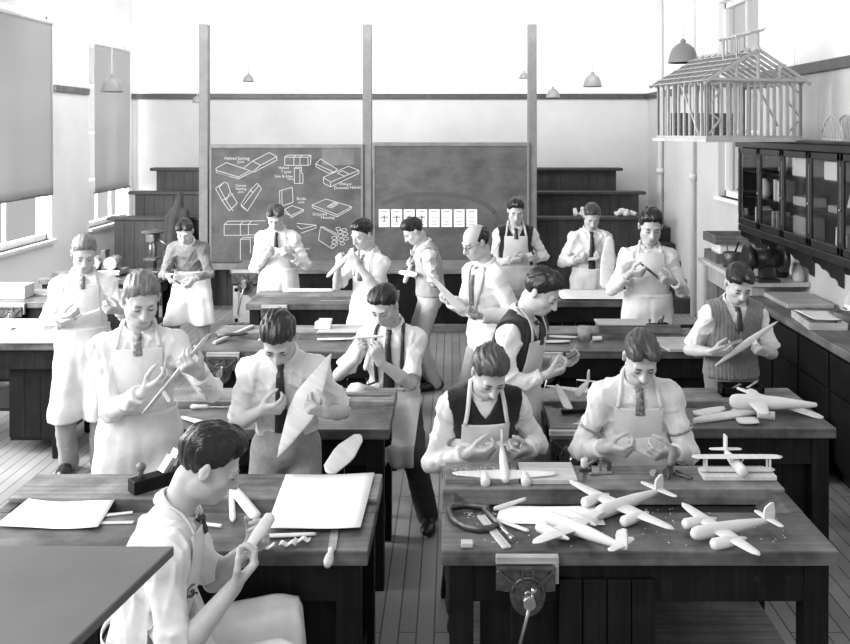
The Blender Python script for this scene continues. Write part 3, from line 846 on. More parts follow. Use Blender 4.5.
w = MB(); w.b2((WX0 - 0.2, YB, RAIL_Z), (WX1 + 0.2, YB + 0.2, WALL_H)); w.b2((WX0 - 0.2, YB, 0), (WX1 + 0.2, YB + 0.2, RAIL_Z), 1)
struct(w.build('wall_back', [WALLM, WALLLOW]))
# left wall: piers round two tall windows
w = MB()
def lw(y0, y1, z0, z1, mi=0): w.b2((WX0 - 0.2, y0, z0), (WX0, y1, z1), mi)
LWIN = [(8.5, 11.55, 1.0, 3.85), (12.75, 14.3, 1.0, 3.72)]
lw(8.0, 8.5, 0, WALL_H); lw(11.55, 12.75, 0, WALL_H); lw(14.3, YB + 0.2, 0, WALL_H)
for y0, y1, z0, z1 in LWIN: lw(y0, y1, 0, z0); lw(y0, y1, z1, WALL_H)
struct(w.build('wall_left', WALLM))
# right wall with one window recess
w = MB()
RW = (9.25, 10.65, 1.62, 3.9)
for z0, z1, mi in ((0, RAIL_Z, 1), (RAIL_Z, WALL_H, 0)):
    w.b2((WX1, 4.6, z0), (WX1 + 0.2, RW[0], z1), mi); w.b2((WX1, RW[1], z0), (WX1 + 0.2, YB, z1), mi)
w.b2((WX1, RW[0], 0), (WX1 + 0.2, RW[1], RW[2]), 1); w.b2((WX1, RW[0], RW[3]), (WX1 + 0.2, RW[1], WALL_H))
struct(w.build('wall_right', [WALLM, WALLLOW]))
# picture rail on each wall
w = MB(); w.b2((WX0, YB - 0.035, RAIL_Z - 0.045), (WX1, YB + 0.002, RAIL_Z + 0.045)); struct(w.build('trim_1', RAILM, bevel=0.01))
w = MB(); w.b2((WX0 - 0.002, 11.6, RAIL_Z - 0.045), (WX0 + 0.035, 12.7, RAIL_Z + 0.045)); struct(w.build('trim_2', MIDW, bevel=0.01))
w = MB(); w.b2((WX1 - 0.035, RW[1] + 0.05, RAIL_Z - 0.05), (WX1 + 0.002, YB, RAIL_Z + 0.05)); w.b2((WX1 - 0.035, 4.6, RAIL_Z - 0.05), (WX1 + 0.002, RW[0] - 0.05, RAIL_Z + 0.05)); struct(w.build('trim_3', RAILM, bevel=0.01))
# windows: frames, bars and glass
def glass_mat(name, refl):
    m = bpy.data.materials.new(name); m.use_nodes = True; nt = m.node_tree; nt.nodes.remove(nt.nodes['Principled BSDF'])
    tr = nd(nt, 'ShaderNodeBsdfTransparent'); tr.inputs[0].default_value = (0.95, 0.95, 0.95, 1); gl = nd(nt, 'ShaderNodeBsdfGlossy'); gl.inputs['Roughness'].default_value = 0.03
    mx = nd(nt, 'ShaderNodeMixShader'); mx.inputs[0].default_value = refl
    nt.links.new(tr.outputs[0], mx.inputs[1]); nt.links.new(gl.outputs[0], mx.inputs[2]); nt.links.new(mx.outputs[0], nt.nodes['Material Output'].inputs[0])
    return m
GLASS = glass_mat('window_glass', 0.06)
FRAMEW = mat('white_window_paint', 0.8, 0.5)
def window(n, x, y0, y1, z0, z1, nb, nh):
    T = bpy.data.objects.new(f'window_{n}', None); COL.objects.link(T); T.location = (x, (y0 + y1) / 2, z0); T['kind'] = 'structure'
    hy, H = (y1 - y0) / 2, z1 - z0
    m = MB()
    for s in (-1, 1): m.b2((-0.04, s * hy - 0.035, 0), (0.04, s * hy + 0.035, H))
    m.b2((-0.04, -hy, 0), (0.04, hy, 0.07)); m.b2((-0.04, -hy, H - 0.07), (0.04, hy, H))
    for i in range(1, nb): y = -hy + 2 * hy * i / nb; m.b2((-0.02, y - 0.015, 0), (0.02, y + 0.015, H))
    for i in range(1, nh): z = H * i / nh; m.b2((-0.02, -hy, z - 0.015), (0.02, hy, z + 0.015))
    m.build('window_frame', FRAMEW, T)
    MB().b2((-0.003, -hy + 0.02, 0.03), (0.003, hy - 0.02, H - 0.03)).build('window_pane', GLASS, T)
    sgn = 1 if x < 0 else -1
    MB().b2((-0.08 * sgn, -hy - 0.05, -0.04), (0.16 * sgn, hy + 0.05, 0.0)).build('window_sill', FRAMEW, T)
for i, (y0, y1, z0, z1) in enumerate(LWIN): window(i + 1, WX0 - 0.1, y0, y1, z0, z1, 3, 4)
window(3, WX1 + 0.12, RW[0], RW[1], RW[2], RW[3], 2, 3)
# dark roller blinds drawn most of the way down
BLIND = bpy.data.materials.new('blind_holland_cloth'); BLIND.use_nodes = True; _nt = BLIND.node_tree; _b = _nt.nodes['Principled BSDF']
_b.inputs['Base Color'].default_value = (0.42, 0.42, 0.42, 1); _b.inputs['Roughness'].default_value = 0.9
_tr = nd(_nt, 'ShaderNodeBsdfTranslucent'); _tr.inputs[0].default_value = (0.5, 0.5, 0.5, 1); _mx = nd(_nt, 'ShaderNodeMixShader'); _mx.inputs[0].default_value = 0.22
_nt.links.new(_b.outputs[0], _mx.inputs[1]); _nt.links.new(_tr.outputs[0], _mx.inputs[2]); _nt.links.new(_mx.outputs[0], _nt.nodes['Material Output'].inputs[0])
for (y0, y1, zb, zt, lab) in ((8.9, 11.5, 1.58, 3.76, 'grey fabric roller blind on the window nearer the benches'), (12.85, 14.28, 1.50, 3.65, 'grey fabric roller blind hanging behind the pendant lamp in the corner')):
    T = thing('roller_blind', lab, 'window blind', (WX0 + 0.03, (y0 + y1) / 2, zb)); hy = (y1 - y0) / 2
    ys = np.linspace(-hy, hy, 30)[:, None]; zs = np.linspace(0, zt - zb, 20)[None, :]
    g = np.stack([0.012 * np.sin(ys * 6 + zs * 0.7) * (1 - zs / (zt - zb)) + 0 * zs, ys + 0 * zs, zs + 0 * ys], -1)
    m = MB(); m.sheet(g, 0.004); m.build('cloth', BLIND, T)
    MB().tube([(0, -hy, zt - zb), (0, hy, zt - zb)], 0.025, 12).build('roller', FRAMEW, T)
    MB().b2((-0.008, -hy, -0.012), (0.008, hy, 0.012)).build('bottom_lath', MIDW, T)
# ceiling beams carry the lamps
for i, y in enumerate((7.55, 9.9, 11.5, 12.45, 13.3)):
    struct(MB().b2((WX0 - 0.2, y - 0.06, 5.0), (WX1 + 0.2, y + 0.06, 5.2)).build(f'trim_{4 + i}', FRAMEW))
# tiered gallery behind the boards
GALW = mat('gallery_boards', 0.028, 0.5, 0.013, 3, grain=(2, 40, 0.5))
def planks(m, x0, x1, y, z0, z1, pw=0.14, t=0.02, mi=0, gap=0.004):
    n = max(1, int(round((x1 - x0) / pw))); wd = (x1 - x0) / n
    for i in range(n): m.b2((x0 + i * wd + gap / 2, y - t, z0), (x0 + (i + 1) * wd - gap / 2, y, z1), mi)
    return m
T = thing('tiered_gallery', 'dark boarded stepped gallery seating behind the blackboards', 'gallery', (0, 12.3, 0))
def gal(y, x0, x1, z0, z1, cap):
    m = MB(); planks(m, x0, x1, y - 12.3, z0, z1); m.b2((x0, y - 12.3, z0), (x1, y - 12.3 + 0.65, z1 - 0.01)); m.build('tier_panel', GALW, T)
    MB().b2((x0 - 0.08, y - 12.3 - 0.09, z1), (x1 + 0.09, y - 12.3 + 0.16, z1 + 0.045)).build('tier_ledge', GALW, T, bevel=0.008)
gal(12.32, -4.62, 2.72, 0, 1.17, 1); gal(13.02, -4.58, 2.70, 1.16, 1.47, 1); gal(13.72, -4.50, 2.50, 1.46, 1.78, 1)
for i in range(5): MB().b2((2.73, 11.75 - 12.3 + i * 0.3, 0), (WX1 - 0.01, 11.75 - 12.3 + (i + 1) * 0.3 + 0.02, 0.20 * (i + 1))).build('step', GALW, T, bevel=0.01)
# three tall posts and two sliding blackboards
POSTW = mat('grey_painted_post', 0.17, 0.5, 0.03, 8)
for x, lab in ((-3.31, 'tall grey post beside the hanging coat'), (-1.13, 'tall grey post between the two blackboards'), (1.07, 'tall grey post next to the dark gallery tiers')):
    m = MB(); m.b2((x - 0.06, 11.98, 0), (x + 0.06, 12.10, 3.81)); tag(base_of(m.build('board_post', POSTW, bevel=0.008)), lab, 'post', 'posts that guide the blackboards')
def board_mat(name, g):
    return mat(name, g, 0.75, 0.035, 2.2, stretch=(1, 1, 1.6), detail=7)
BBM = board_mat('chalked_slate', 0.088)
CHALK = mat('white_chalk', 0.55, 0.95, 0.1, 60); CHALKF = mat('faint_chalk', 0.17, 0.95, 0.03, 12)
def bpt(px, py, y=11.944): D = y; return Vector(((px - VX) / F_PX * D, y, CAM_H - (py - VY) / F_PX * D))
def blackboard(px0, px1, py0, py1, lab):
    a = bpt(px0, py1, 11.96); b = bpt(px1, py0, 11.96); T = thing('blackboard', lab, 'blackboard', ((a.x + b.x) / 2, 11.96, a.z))
    hw = (b.x - a.x) / 2; H = b.z - a.z
    MB().b2((-hw, -0.012, 0), (hw, 0.012, H)).build('slate', BBM, T)
    m = MB()
    m.b2((-hw - 0.03, -0.02, H), (hw + 0.03, 0.02, H + 0.05)); m.b2((-hw - 0.03, -0.02, -0.01), (-hw, 0.02, H)); m.b2((hw, -0.02, -0.01), (hw + 0.03, 0.02, H))
    m.build('frame', POSTW, T, bevel=0.004)
    MB().b2((-hw - 0.03, -0.10, -0.09), (hw + 0.03, 0.02, -0.01)).build('chalk_ledge', POSTW, T, bevel=0.006)
    return T, hw, H
B1, hw1, H1 = blackboard(212, 361, 148, 262, 'blackboard covered in chalk drawings of wood joints')
B2, hw2, H2 = blackboard(375, 527, 146, 262, 'blackboard with eight white cards pinned in a row')
# chalk drawings of joints, each stroke a thin raised line
def chalk_on(T, strokes, texts, o=(205, 140), k=0.20196):
    m = MB(); inv = T.matrix_basis.inverted() if False else Matrix.Translation(-Vector(T.location))
    def q(p): return inv @ bpt(o[0] + p[0] * k, o[1] + p[1] * k, 11.9465)
    for st in strokes:
        pts = [q(p) for p in st]
        for a, b in zip(pts[:-1], pts[1:]):
            if (b - a).length > 1e-4: m.bar(a, b, 0.0075, 0.002, 0, up=(0, 1, 0))
    for (p, txt, size, rot) in texts:
        c = q(p); M = Matrix.Translation(c) @ Matrix.Rotation(PI / 2, 4, 'X') @ Matrix.Rotation(rot, 4, 'Z')
        text_mesh(txt, size * 0.68, M, m, 0, 0.001)
    m.build('chalk_drawing', CHALK, T)
S = [
 [(55, 140), (105, 112), (222, 152), (165, 183), (55, 150), (55, 140)], [(55, 150), (58, 162), (165, 192), (165, 183)], [(165, 192), (235, 158)], [(222, 152), (190, 140), (235, 105), (318, 62), (355, 82), (275, 125), (235, 105)], [(275, 125), (235, 158), (222, 152)], [(355, 82), (355, 100), (240, 160)], [(55, 162), (120, 180)],
 [(395, 85), (410, 75), (525, 75), (522, 120), (510, 125), (395, 125), (395, 85), (510, 85), (510, 125)], [(510, 85), (525, 75)], [(440, 85), (440, 125)], [(470, 85), (470, 125)], [(440, 85), (452, 75)], [(470, 85), (482, 75)],
 [(442, 140), (450, 134), (478, 134), (478, 165), (485, 168), (485, 215), (442, 215), (442, 140), (470, 140), (470, 215)],
 [(548, 118), (572, 94), (655, 145), (640, 160), (548, 118)], [(548, 118), (550, 132), (612, 165), (640, 160)], [(585, 185), (710, 130), (762, 150), (762, 165), (622, 232), (588, 215), (585, 185), (622, 208), (762, 150)], [(622, 208), (622, 232)], [(655, 165), (690, 178)], [(680, 152), (712, 168)], [(655, 165), (680, 152)],
 [(52, 240), (95, 208), (112, 215), (125, 255), (160, 312), (120, 350), (85, 300), (52, 240)], [(70, 235), (105, 300), (125, 255)], [(105, 300), (138, 350)], [(85, 300), (140, 265)], [(95, 208), (70, 235)],
 [(178, 318), (225, 248), (258, 214), (280, 240), (210, 352), (178, 318)], [(190, 322), (268, 222)], [(225, 248), (238, 262)], [(178, 318), (182, 330), (210, 352)],
 [(368, 252), (432, 234), (436, 308), (372, 330), (368, 252)], [(380, 250), (382, 322)], [(392, 345), (430, 325), (488, 345), (425, 375), (392, 360)], [(425, 375), (425, 385), (488, 352), (488, 345)], [(392, 345), (425, 375)],
 [(530, 322), (600, 292), (725, 330), (655, 370), (530, 322)], [(530, 322), (532, 335), (655, 380), (725, 340), (725, 330)], [(655, 370), (655, 380)], [(605, 330), (640, 308), (660, 316), (628, 336), (605, 330)], [(615, 328), (648, 310)], [(622, 332), (655, 313)],
 [(95, 418), (175, 418), (175, 472), (95, 472), (95, 418), (115, 402), (300, 400)], [(175, 418), (215, 418), (215, 470), (175, 472)], [(215, 418), (262, 418)], [(215, 470), (250, 470)], [(175, 418), (190, 402)], [(215, 418), (230, 401)],
 [(175, 595), (175, 492), (225, 490), (225, 560)], [(175, 492), (190, 482), (240, 482)],
 [(455, 412), (550, 422), (550, 435), (475, 462)], [(455, 425), (475, 440), (550, 422)],
 [(572, 430), (655, 475), (655, 520), (630, 540), (562, 495), (572, 430)], [(572, 430), (585, 430), (660, 468)],
]
def loops(cx, cy, n, r): 
    return [(cx + r * math.cos(t) + i * 0, cy + r * 0.6 * math.sin(t)) for i, t in enumerate(np.linspace(0, 2 * PI, 9))]
for cx, cy in ((640, 485), (640, 505), (635, 525), (668, 455), (690, 445), (672, 475), (695, 465), (675, 495), (698, 488), (680, 513), (660, 440)): S.append(loops(cx, cy, 8, 13))
TX = [((158, 91), 'Halved Joining', 0.085, 0), ((178, 108), 'joint', 0.07, 0), ((390, 138), 'Halved', 0.075, 0), ((402, 158), 'T Joint', 0.075, 0), ((390, 180), 'Side & Edge', 0.075, 0), ((425, 194), 'Views', 0.06, 0),
      ((695, 218), 'Oblique', 0.075, 0), ((710, 236), 'Dovetail Halving', 0.085, 0.03), ((178, 226), 'Corner', 0.07, 0), ((178, 242), 'Halving', 0.07, 0), ((178, 257), 'joint', 0.06, 0),
      ((478, 291), 'Bridle', 0.08, 0), ((478, 308), 'joint', 0.065, 0), ((568, 367), 'Stopped', 0.085, 0), ((608, 384), 'Housing', 0.08, 0), ((498, 538), 'Tenon', 0.06, 0)]
chalk_on(B1, S, TX)
m = MB(); inv = Matrix.Translation(-Vector(B2.location))
arc = [(376 + t * 2.0, 203 - 12 * math.sin(t / 60 * PI * 0.52)) for t in np.linspace(0, 60, 30)]
arc = [(382, 204), (395, 199), (410, 195), (430, 194), (450, 195), (470, 198), (485, 204), (495, 212), (499, 222), (498, 232), (492, 238)]
aw = [inv @ bpt(x, y, 11.9475) for x, y in arc]
for a, b in zip(aw[:-1], aw[1:]): m.bar(a, b, 0.06, 0.0015, 0, up=(0, 1, 0))
m.build('wiped_arc', mat('wiped_slate', 0.075, 0.8), B2)
m = MB(); inv1 = Matrix.Translation(-Vector(B1.location)); c0 = inv1 @ bpt(322, 165, 11.9475); c1 = inv1 @ bpt(354, 148, 11.9475)
m.b2((c0.x, c0.y - 0.0007, c0.z), (c1.x, c1.y + 0.0007, c1.z)); 
m.build('wiped_patch', mat('rubbed_chalk', 0.15, 0.9, 0.03, 4), B1)
ORD = ['first', 'second', 'third', 'fourth', 'fifth', 'sixth', 'seventh', 'eighth']
for i in range(8):
    x0 = 378.8 + i * 12.5
    a = bpt(x0, 227, 11.9425); b = bpt(x0 + 10.8, 209.3, 11.9425); hw = (b.x - a.x) / 2; H = b.z - a.z
    m = MB(); m.b2((-hw, -0.001, 0), (hw, 0.001, H)); y = -0.0018
    m.b2((-hw * 0.55, y, H * 0.85), (hw * 0.5, y + 0.001, H * 0.89), 1)
    ww = (0.8, 0.72, 0.66, 0.62, 0.75, 0.5, 0.7, 0.4)[i]
    m.b2((-hw * ww, y, H * 0.53), (hw * ww, y + 0.001, H * (0.59 if i < 4 else 0.55)), 1); m.b2((-hw * 0.12, y, H * 0.30), (hw * 0.12, y + 0.001, H * 0.66), 1 if i < 4 else 0); m.b2((-hw * 0.36, y, H * 0.30), (hw * 0.36, y + 0.001, H * 0.335), 1)
    m.b2((-hw * 0.5, y, H * 0.12), (hw * 0.5, y + 0.001, H * 0.145), 1)
    o = m.build('chart_card', [PAPER, INK]); o.location = ((a.x + b.x) / 2, 11.9425, a.z)
    tag(o, f'white aeroplane chart card on the blackboard, {ORD[i]} in the row from the centre post', 'chart', 'aeroplane charts on the blackboard')
# pendant lamps
SHADE = mat('white_enamel_shade', 0.24, 0.35); 
for px, pw, pb, D, lab in ((112, 22, 92, 11.5, 'white pendant lamp in front of the corner blind'), (248.5, 11, 82, 13.3, 'small pendant lamp above the chalk-drawn blackboard'), (553, 14, 98, 13.3, 'pendant lamp hanging lowest over the gallery tiers'),
                           (592.5, 19, 87, 12.45, 'pendant lamp over the gallery, between a smaller and a larger lamp'), (683, 30, 63, 9.9, 'largest pendant lamp, beside the model house frame'), (524, 10, 79, 13.3, 'small pendant lamp half hidden by the post'), (197.5, 10, 103, 13.3, 'small pendant lamp half hidden by the post near the coat')):
    c = P(px, pb, D); r = pw / 2 / F_PX * D
    T = thing('pendant_lamp', lab, 'lamp', c, 0, 'pendant lamps')
    MB().lathe([(r, 0), (r * 0.98, r * 0.12), (r * 0.93, r * 0.45), (r * 0.75, r * 0.95), (r * 0.45, r * 1.25), (r * 0.2, r * 1.36), (r * 0.2, r * 1.36), (r * 0.19, r * 1.33), (r * 0.42, r * 1.2), (r * 0.72, r * 0.9), (r * 0.9, r * 0.42), (r * 0.95, 0.0)], 28).build('lamp_shade', SHADE, T)
    MB().lathe([(r * 0.2, r * 1.3), (r * 0.2, r * 1.5), (r * 0.1, r * 1.62)], 14).build('lamp_holder', SHADE, T)
    MB().tube([(0, 0, r * 1.6), (0, 0, 5.0 - c.z)], 0.008, 6).build('flex', FRAMEW, T)
    MB().lathe([(0.0, r * 0.35), (r * 0.25, r * 0.5), (r * 0.28, r * 0.75), (r * 0.12, r * 1.2)], 12).build('bulb', SHADE, T)
# pipes on the far end of the right wall
for y, r, lab in ((13.4, 0.04, 'thick painted pipe up the wall by the corner'), (11.6, 0.03, 'thin painted pipe with a joint up the wall')):
    m = MB(); m.tube([(WX1 - 0.05, y, 0), (WX1 - 0.05, y, 4.6)], r, 12); m.tube([(WX1 - 0.05, y, 1.75), (WX1 - 0.05, y, 1.83)], r * 1.5, 12)
    tag(base_of(m.build('wall_pipe', WALLLOW)), lab, 'pipe')
# light and camera
W = bpy.data.worlds.new('daylight'); scene.world = W; W.use_nodes = True
bg = W.node_tree.nodes['Background']; bg.inputs[0].default_value = (1, 1, 1, 1); bg.inputs[1].default_value = 0.62
def area(name, loc, tgt, sx, sy, e):
    l = bpy.data.lights.new(name, 'AREA'); l.shape = 'RECTANGLE'; l.size = sx; l.size_y = sy; l.energy = e
    o = bpy.data.objects.new(name, l); COL.objects.link(o); o.location = loc; o.rotation_euler = (Vector(tgt) - Vector(loc)).to_track_quat('-Z', 'Y').to_euler(); return o
area('window_daylight', (-5.0, 4.6, 2.9), (0, 5.2, 0.9), 5.0, 2.6, 430)
area('far_window_daylight', (-5.9, 10.1, 2.4), (0, 10.1, 2.2), 2.8, 2.6, 500)
area('middle_window_daylight', (-5.0, 6.7, 2.5), (-1.5, 10.0, 0.5), 2.2, 2.2, 330)
area('corner_window_daylight', (-5.9, 13.5, 2.4), (0, 13.5, 2.3), 1.4, 2.4, 330)
area('added_back_wall_fill', (-0.8, 11.2, 5.0), (-0.9, 14.4, 2.6), 7.0, 1.6, 240)  # added fill lamp that whitens the back wall, not a real skylight
area('gable_window_daylight', (-2.5, 0.3, 4.4), (0.2, 6.0, 0.9), 3.0, 2.0, 160)
cam = bpy.data.cameras.new('camera'); co = bpy.data.objects.new('camera', cam); COL.objects.link(co)
co.location = (0, 0, CAM_H); co.rotation_euler = (PI / 2, 0, 0)
cam.sensor_width = 36; cam.lens = 36 * F_PX / 850; cam.shift_x = -(VX - 425) / 850; cam.shift_y = -(322 - VY) / 850; cam.clip_start = 0.05
scene.camera = co
scene.view_settings.view_transform = 'Standard'; scene.view_settings.look = 'None'; scene.view_settings.exposure = 0.0; scene.view_settings.gamma = 1.0
# ------------------------------------------------------------------ benches
TOP = 0.85
WOODL = mat('beech_vice_cheek', 0.42, 0.5, 0.06, 8, grain=(0, 60, 0.3))
def vice(parent, x, y, s=1.0, letters=True):
    V = bpy.data.objects.new('vice', None); COL.objects.link(V); V.parent = parent; V.location = (x, y, TOP - 0.005)
    m = MB(); m.b2((-0.115 * s, -0.032, -0.028 * s), (0.115 * s, -0.004, 0.0)); m.b2((0.092 * s, -0.0315, -0.10 * s), (0.1145 * s, -0.0045, -0.0285 * s)); m.build('jaw_cheek', WOODL, V, bevel=0.003)
    m = MB()
    pr = [(-0.115, -0.03), (0.10, -0.03), (0.10, -0.118), (0.062, -0.122)] + [(0.066 * math.cos(t), -0.125 + 0.085 * math.sin(t)) for t in np.linspace(-0.05, -PI + 0.05, 14)] + [(-0.062, -0.122), (-0.115, -0.115)]
    Mx = Matrix.Translation((0, -0.030, 0)) @ Matrix.Rotation(PI / 2, 4, 'X')
    m.prism([(a * s, b * s) for a, b in pr], 0.018, 0, Mx)
    for q in (-1, 1):                                            # ribs of the casting
        m.bar((q * 0.105 * s - 0.006 * s, -0.052, -0.04 * s), (q * 0.03 * s, -0.052, -0.105 * s), 0.012 * s, 0.012)
        m.bar((q * 0.020 * s, -0.052, -0.04 * s), (q * 0.020 * s, -0.052, -0.085 * s), 0.012 * s, 0.012)
    m.bar((-0.11 * s, -0.052, -0.036 * s), (0.095 * s, -0.052, -0.036 * s), 0.010 * s, 0.012)
    pts = [(0.058 * s * math.cos(t), -0.052, -0.125 * s + 0.058 * s * math.sin(t)) for t in np.linspace(0.1, PI - 0.1, 14)]
    m.tube(pts, 0.007 * s, 8)
    m.lathe([(0.050 * s, 0), (0.050 * s, 0.006), (0.0, 0.008)], 20, 0, Matrix.Translation((0, -0.048, -0.125 * s)) @ Matrix.Rotation(PI / 2, 4, 'X'))
    m.build('jaw_casting', IRON, V, bevel=0.002)
    hz = -0.125 * s
    MB().tube([(0, 0.10, hz), (0, -0.085, hz)], 0.014 * s, 12).tube([(0, -0.085, hz), (0, -0.125, hz)], 0.022 * s, 14).build('screw', STEEL, V)
    a = Vector((0.018, -0.105, hz + 0.045 * s)); b = Vector((-0.055 * s, -0.105, hz - 0.235 * s))
    MB().tube([a, b], 0.0065 * s, 8).tube([a - (b - a) * 0.01, a + (b - a) * 0.06], 0.0105 * s, 10).tube([b, b - (b - a) * 0.05], 0.0105 * s, 10).build('handle', STEEL, V)
    return V
def bench(label, x0, x1, y0, y1, vices=(), panel=(0.0, 1.0), door=None, group='woodwork benches', shelf=True, top=BENCHTOP, back=BENCHBACK, rise=0.015):
    T = thing('workbench', label, 'bench', ((x0 + x1) / 2, (y0 + y1) / 2, 0), 0, group)
    hw, hd = (x1 - x0) / 2, (y1 - y0) / 2
    fb, rb = 0.34, 0.27
    MB().b2((-hw, -hd, TOP - 0.055), (hw, -hd + fb, TOP)).build('front_board', top, T, bevel=0.005)
    MB().b2((-hw, hd - rb, TOP - 0.055), (hw, hd, TOP + rise)).build('rear_board', back, T, bevel=0.005)
    MB().b2((-hw + 0.02, -hd + fb - 0.01, TOP - 0.085), (hw - 0.02, hd - rb + 0.01, TOP - 0.062)).build('tool_well', mat('shade_toned_well_wood', 0.022, 0.55, 0.012, 8), T)  # well floor coloured near black to stand in for shade in the recess
    for q in (-1, 1):
        m = MB(); wy0, wy1 = -hd + fb + 0.001, hd - rb - 0.001
        xa, xb = q * hw, q * (hw - 0.05); lo, hi = min(xa, xb), max(xa, xb)
        xs_ = q * (hw - 0.13)
        vs = [(xa, wy0, TOP - 0.06), (xa, wy1, TOP - 0.06), (xa, wy1, TOP - 0.001), (xa, wy0, TOP - 0.001), (xb, wy0, TOP - 0.001), (xb, wy1, TOP - 0.001), (xs_, wy0, TOP - 0.06), (xs_, wy1, TOP - 0.06)]
        fs = [(0, 3, 2, 1), (3, 4, 5, 2), (4, 6, 7, 5), (6, 0, 1, 7), (0, 6, 4, 3), (1, 2, 5, 7)]
        if q < 0: fs = [f[::-1] for f in fs]
        m.add(vs, fs); m.build('well_end', top, T)
    for sx in (-1, 1):
        for sy in (-1, 1):
            x, y = sx * (hw - 0.075), sy * (hd - 0.065)
            MB().b2((x - 0.045, y - 0.045, 0), (x + 0.045, y + 0.045, TOP - 0.055)).build('leg', DARKW, T, bevel=0.004)
        for z in (0.16, 0.66):
            MB().b2((sx * (hw - 0.075) - 0.02, -hd + 0.10, z), (sx * (hw - 0.075) + 0.02, hd - 0.10, z + 0.09)).build('end_rail', DARKW, T, bevel=0.003)
    m = MB(); m.b2((-hw + 0.1, -hd + 0.03, TOP - 0.20), (hw - 0.1, -hd + 0.06, TOP - 0.056)); m.build('front_rail', DARKW, T, bevel=0.003)
    for xx in (-0.62, -0.48, 0.52, 0.66): MB().tube([(xx * hw * 1.15, -hd + 0.031, TOP - 0.115), (xx * hw * 1.15, -hd + 0.0285, TOP - 0.115)], 0.012, 12).build('peg_hole', mat('dark_hole', 0.004, 0.9), T)
    MB().b2((-hw + 0.1, hd - 0.06, TOP - 0.20), (hw - 0.1, hd - 0.03, TOP - 0.056)).build('rear_rail', DARKW, T)
    if panel:
        xa, xb = -hw + 0.12 + (2 * hw - 0.24) * panel[0], -hw + 0.12 + (2 * hw - 0.24) * panel[1]
        MB().b2((xa, -hd + 0.12, 0.10), (xb, hd - 0.12, 0.13)).build('cupboard_floor', DARKW, T)
        planks(MB(), xa, xb, -hd + 0.12, 0.13, TOP - 0.06, 0.13).build('boarded_front', DARKW, T)
    if shelf: MB().b2((-hw + 0.09, -hd + 0.11 if not panel or panel[1] > 0.95 else -hd + 0.06, 0.32), (hw - 0.09, hd - 0.08, 0.345)).build('shelf', MIDW if panel and panel[1] < 0.95 else DARKW, T)
    if door:
        m = MB(); n = 4; wd = door[1] / n
        for i in range(n): m.b2((i * wd + 0.002, -0.011, 0.0), ((i + 1) * wd - 0.002, 0.011, 0.56))
        for z in (0.08, 0.46): m.b2((0.02, 0.011, z), (door[1] - 0.02, 0.03, z + 0.07))
        M = Matrix.Translation((door[0], -hd + 0.02, 0.18)) @ Matrix.Rotation(door[2], 4, 'Y')
        m.build('cupboard_door', DARKW, T, bevel=0.004, M=M)
    for x in vices: vice(T, x - (x0 + x1) / 2, -hd, 1.0)
    return T
RG = 'woodwork benches'
bench('nearest woodwork bench, crowded with model planes and an iron vice', -0.04, 1.425, 3.31, 4.12, vices=(0.275,), panel=(0.02, 0.52), door=(-0.30, 0.36, 0.0))
bench('woodwork bench strewn with big drawing sheets and shavings', -1.85, -0.31, 3.31, 4.02)
bench('woodwork bench with a scoop in its tool well, behind the youth holding a broad wing', -1.82, -0.325, 4.66, 5.36)
bench('woodwork bench with iron vice and pliers, between two rows of standing youths', -1.80, -0.36, 6.31, 7.08, vices=(-1.60,))
bench('woodwork bench with a small iron vice just before the chalked blackboard', -1.84, -0.50, 8.02, 8.62, vices=(-1.58,))
bench('woodwork bench with white wing blanks, beneath the youth in knitted pullover', 0.515, 2.0, 4.68, 5.36, vices=(0.62,), panel=(0.0, 1.0))
bench('woodwork bench with a flat box and a small tin, under the bespectacled youth', 0.515, 2.02, 6.31, 7.06, vices=(0.66,))
bench('woodwork bench under a large white paper, before the gallery steps', 0.515, 2.0, 8.15, 8.66)
bench('woodwork bench with white boards and an open shelf, beside the window blind', -4.45, -2.80, 6.55, 7.25, panel=(0.75, 1.0))
bench('woodwork bench with vice at the window, behind the youth holding a file', -4.5, -2.95, 8.10, 8.7, vices=(-3.95,))
bench('woodwork bench carrying a pillar drill, beside the youth in the jersey', -4.3, -3.05, 9.35, 9.95)
# demonstration bench before the blackboards
T = thing('demonstration_bench', 'long dark demonstration bench standing below the blackboards', 'bench', (-1.0, 11.0, 0))
MB().b2((-1.62, -0.38, 0.70), (1.75, 0.38, 0.755)).build('top', MIDW, T, bevel=0.006)
MB().b2((-1.66, -0.34, 0.0), (1.70, 0.34, 0.10)).build('plinth', MIDW, T, bevel=0.01)
m = planks(MB(), -1.25, 1.66, -0.30, 0.10, 0.70, 0.20); m.b2((-1.25, -0.29, 0.1), (1.66, 0.30, 0.70)); m.build('boarded_front', DARKW, T)
m = MB(); m.b2((-1.60, -0.32, 0.10), (-1.25, 0.32, 0.55)); m.b2((-1.58, -0.335, 0.12), (-1.27, -0.32, 0.17)); m.b2((-1.58, -0.335, 0.48), (-1.27, -0.32, 0.53)); m.b2((-1.58, -0.335, 0.12), (-1.53, -0.32, 0.53)); m.b2((-1.32, -0.335, 0.12), (-1.27, -0.32, 0.53))
m.build('end_cupboard', WALLLOW, T, bevel=0.004)
m = MB(); m.b2((-1.60, -0.30, 0.55), (-1.25, 0.30, 0.70)); m.build('drawer_block', DARKW, T)
v = vice(T, -1.43, -0.38, 1.4); v.location.z = 0.755
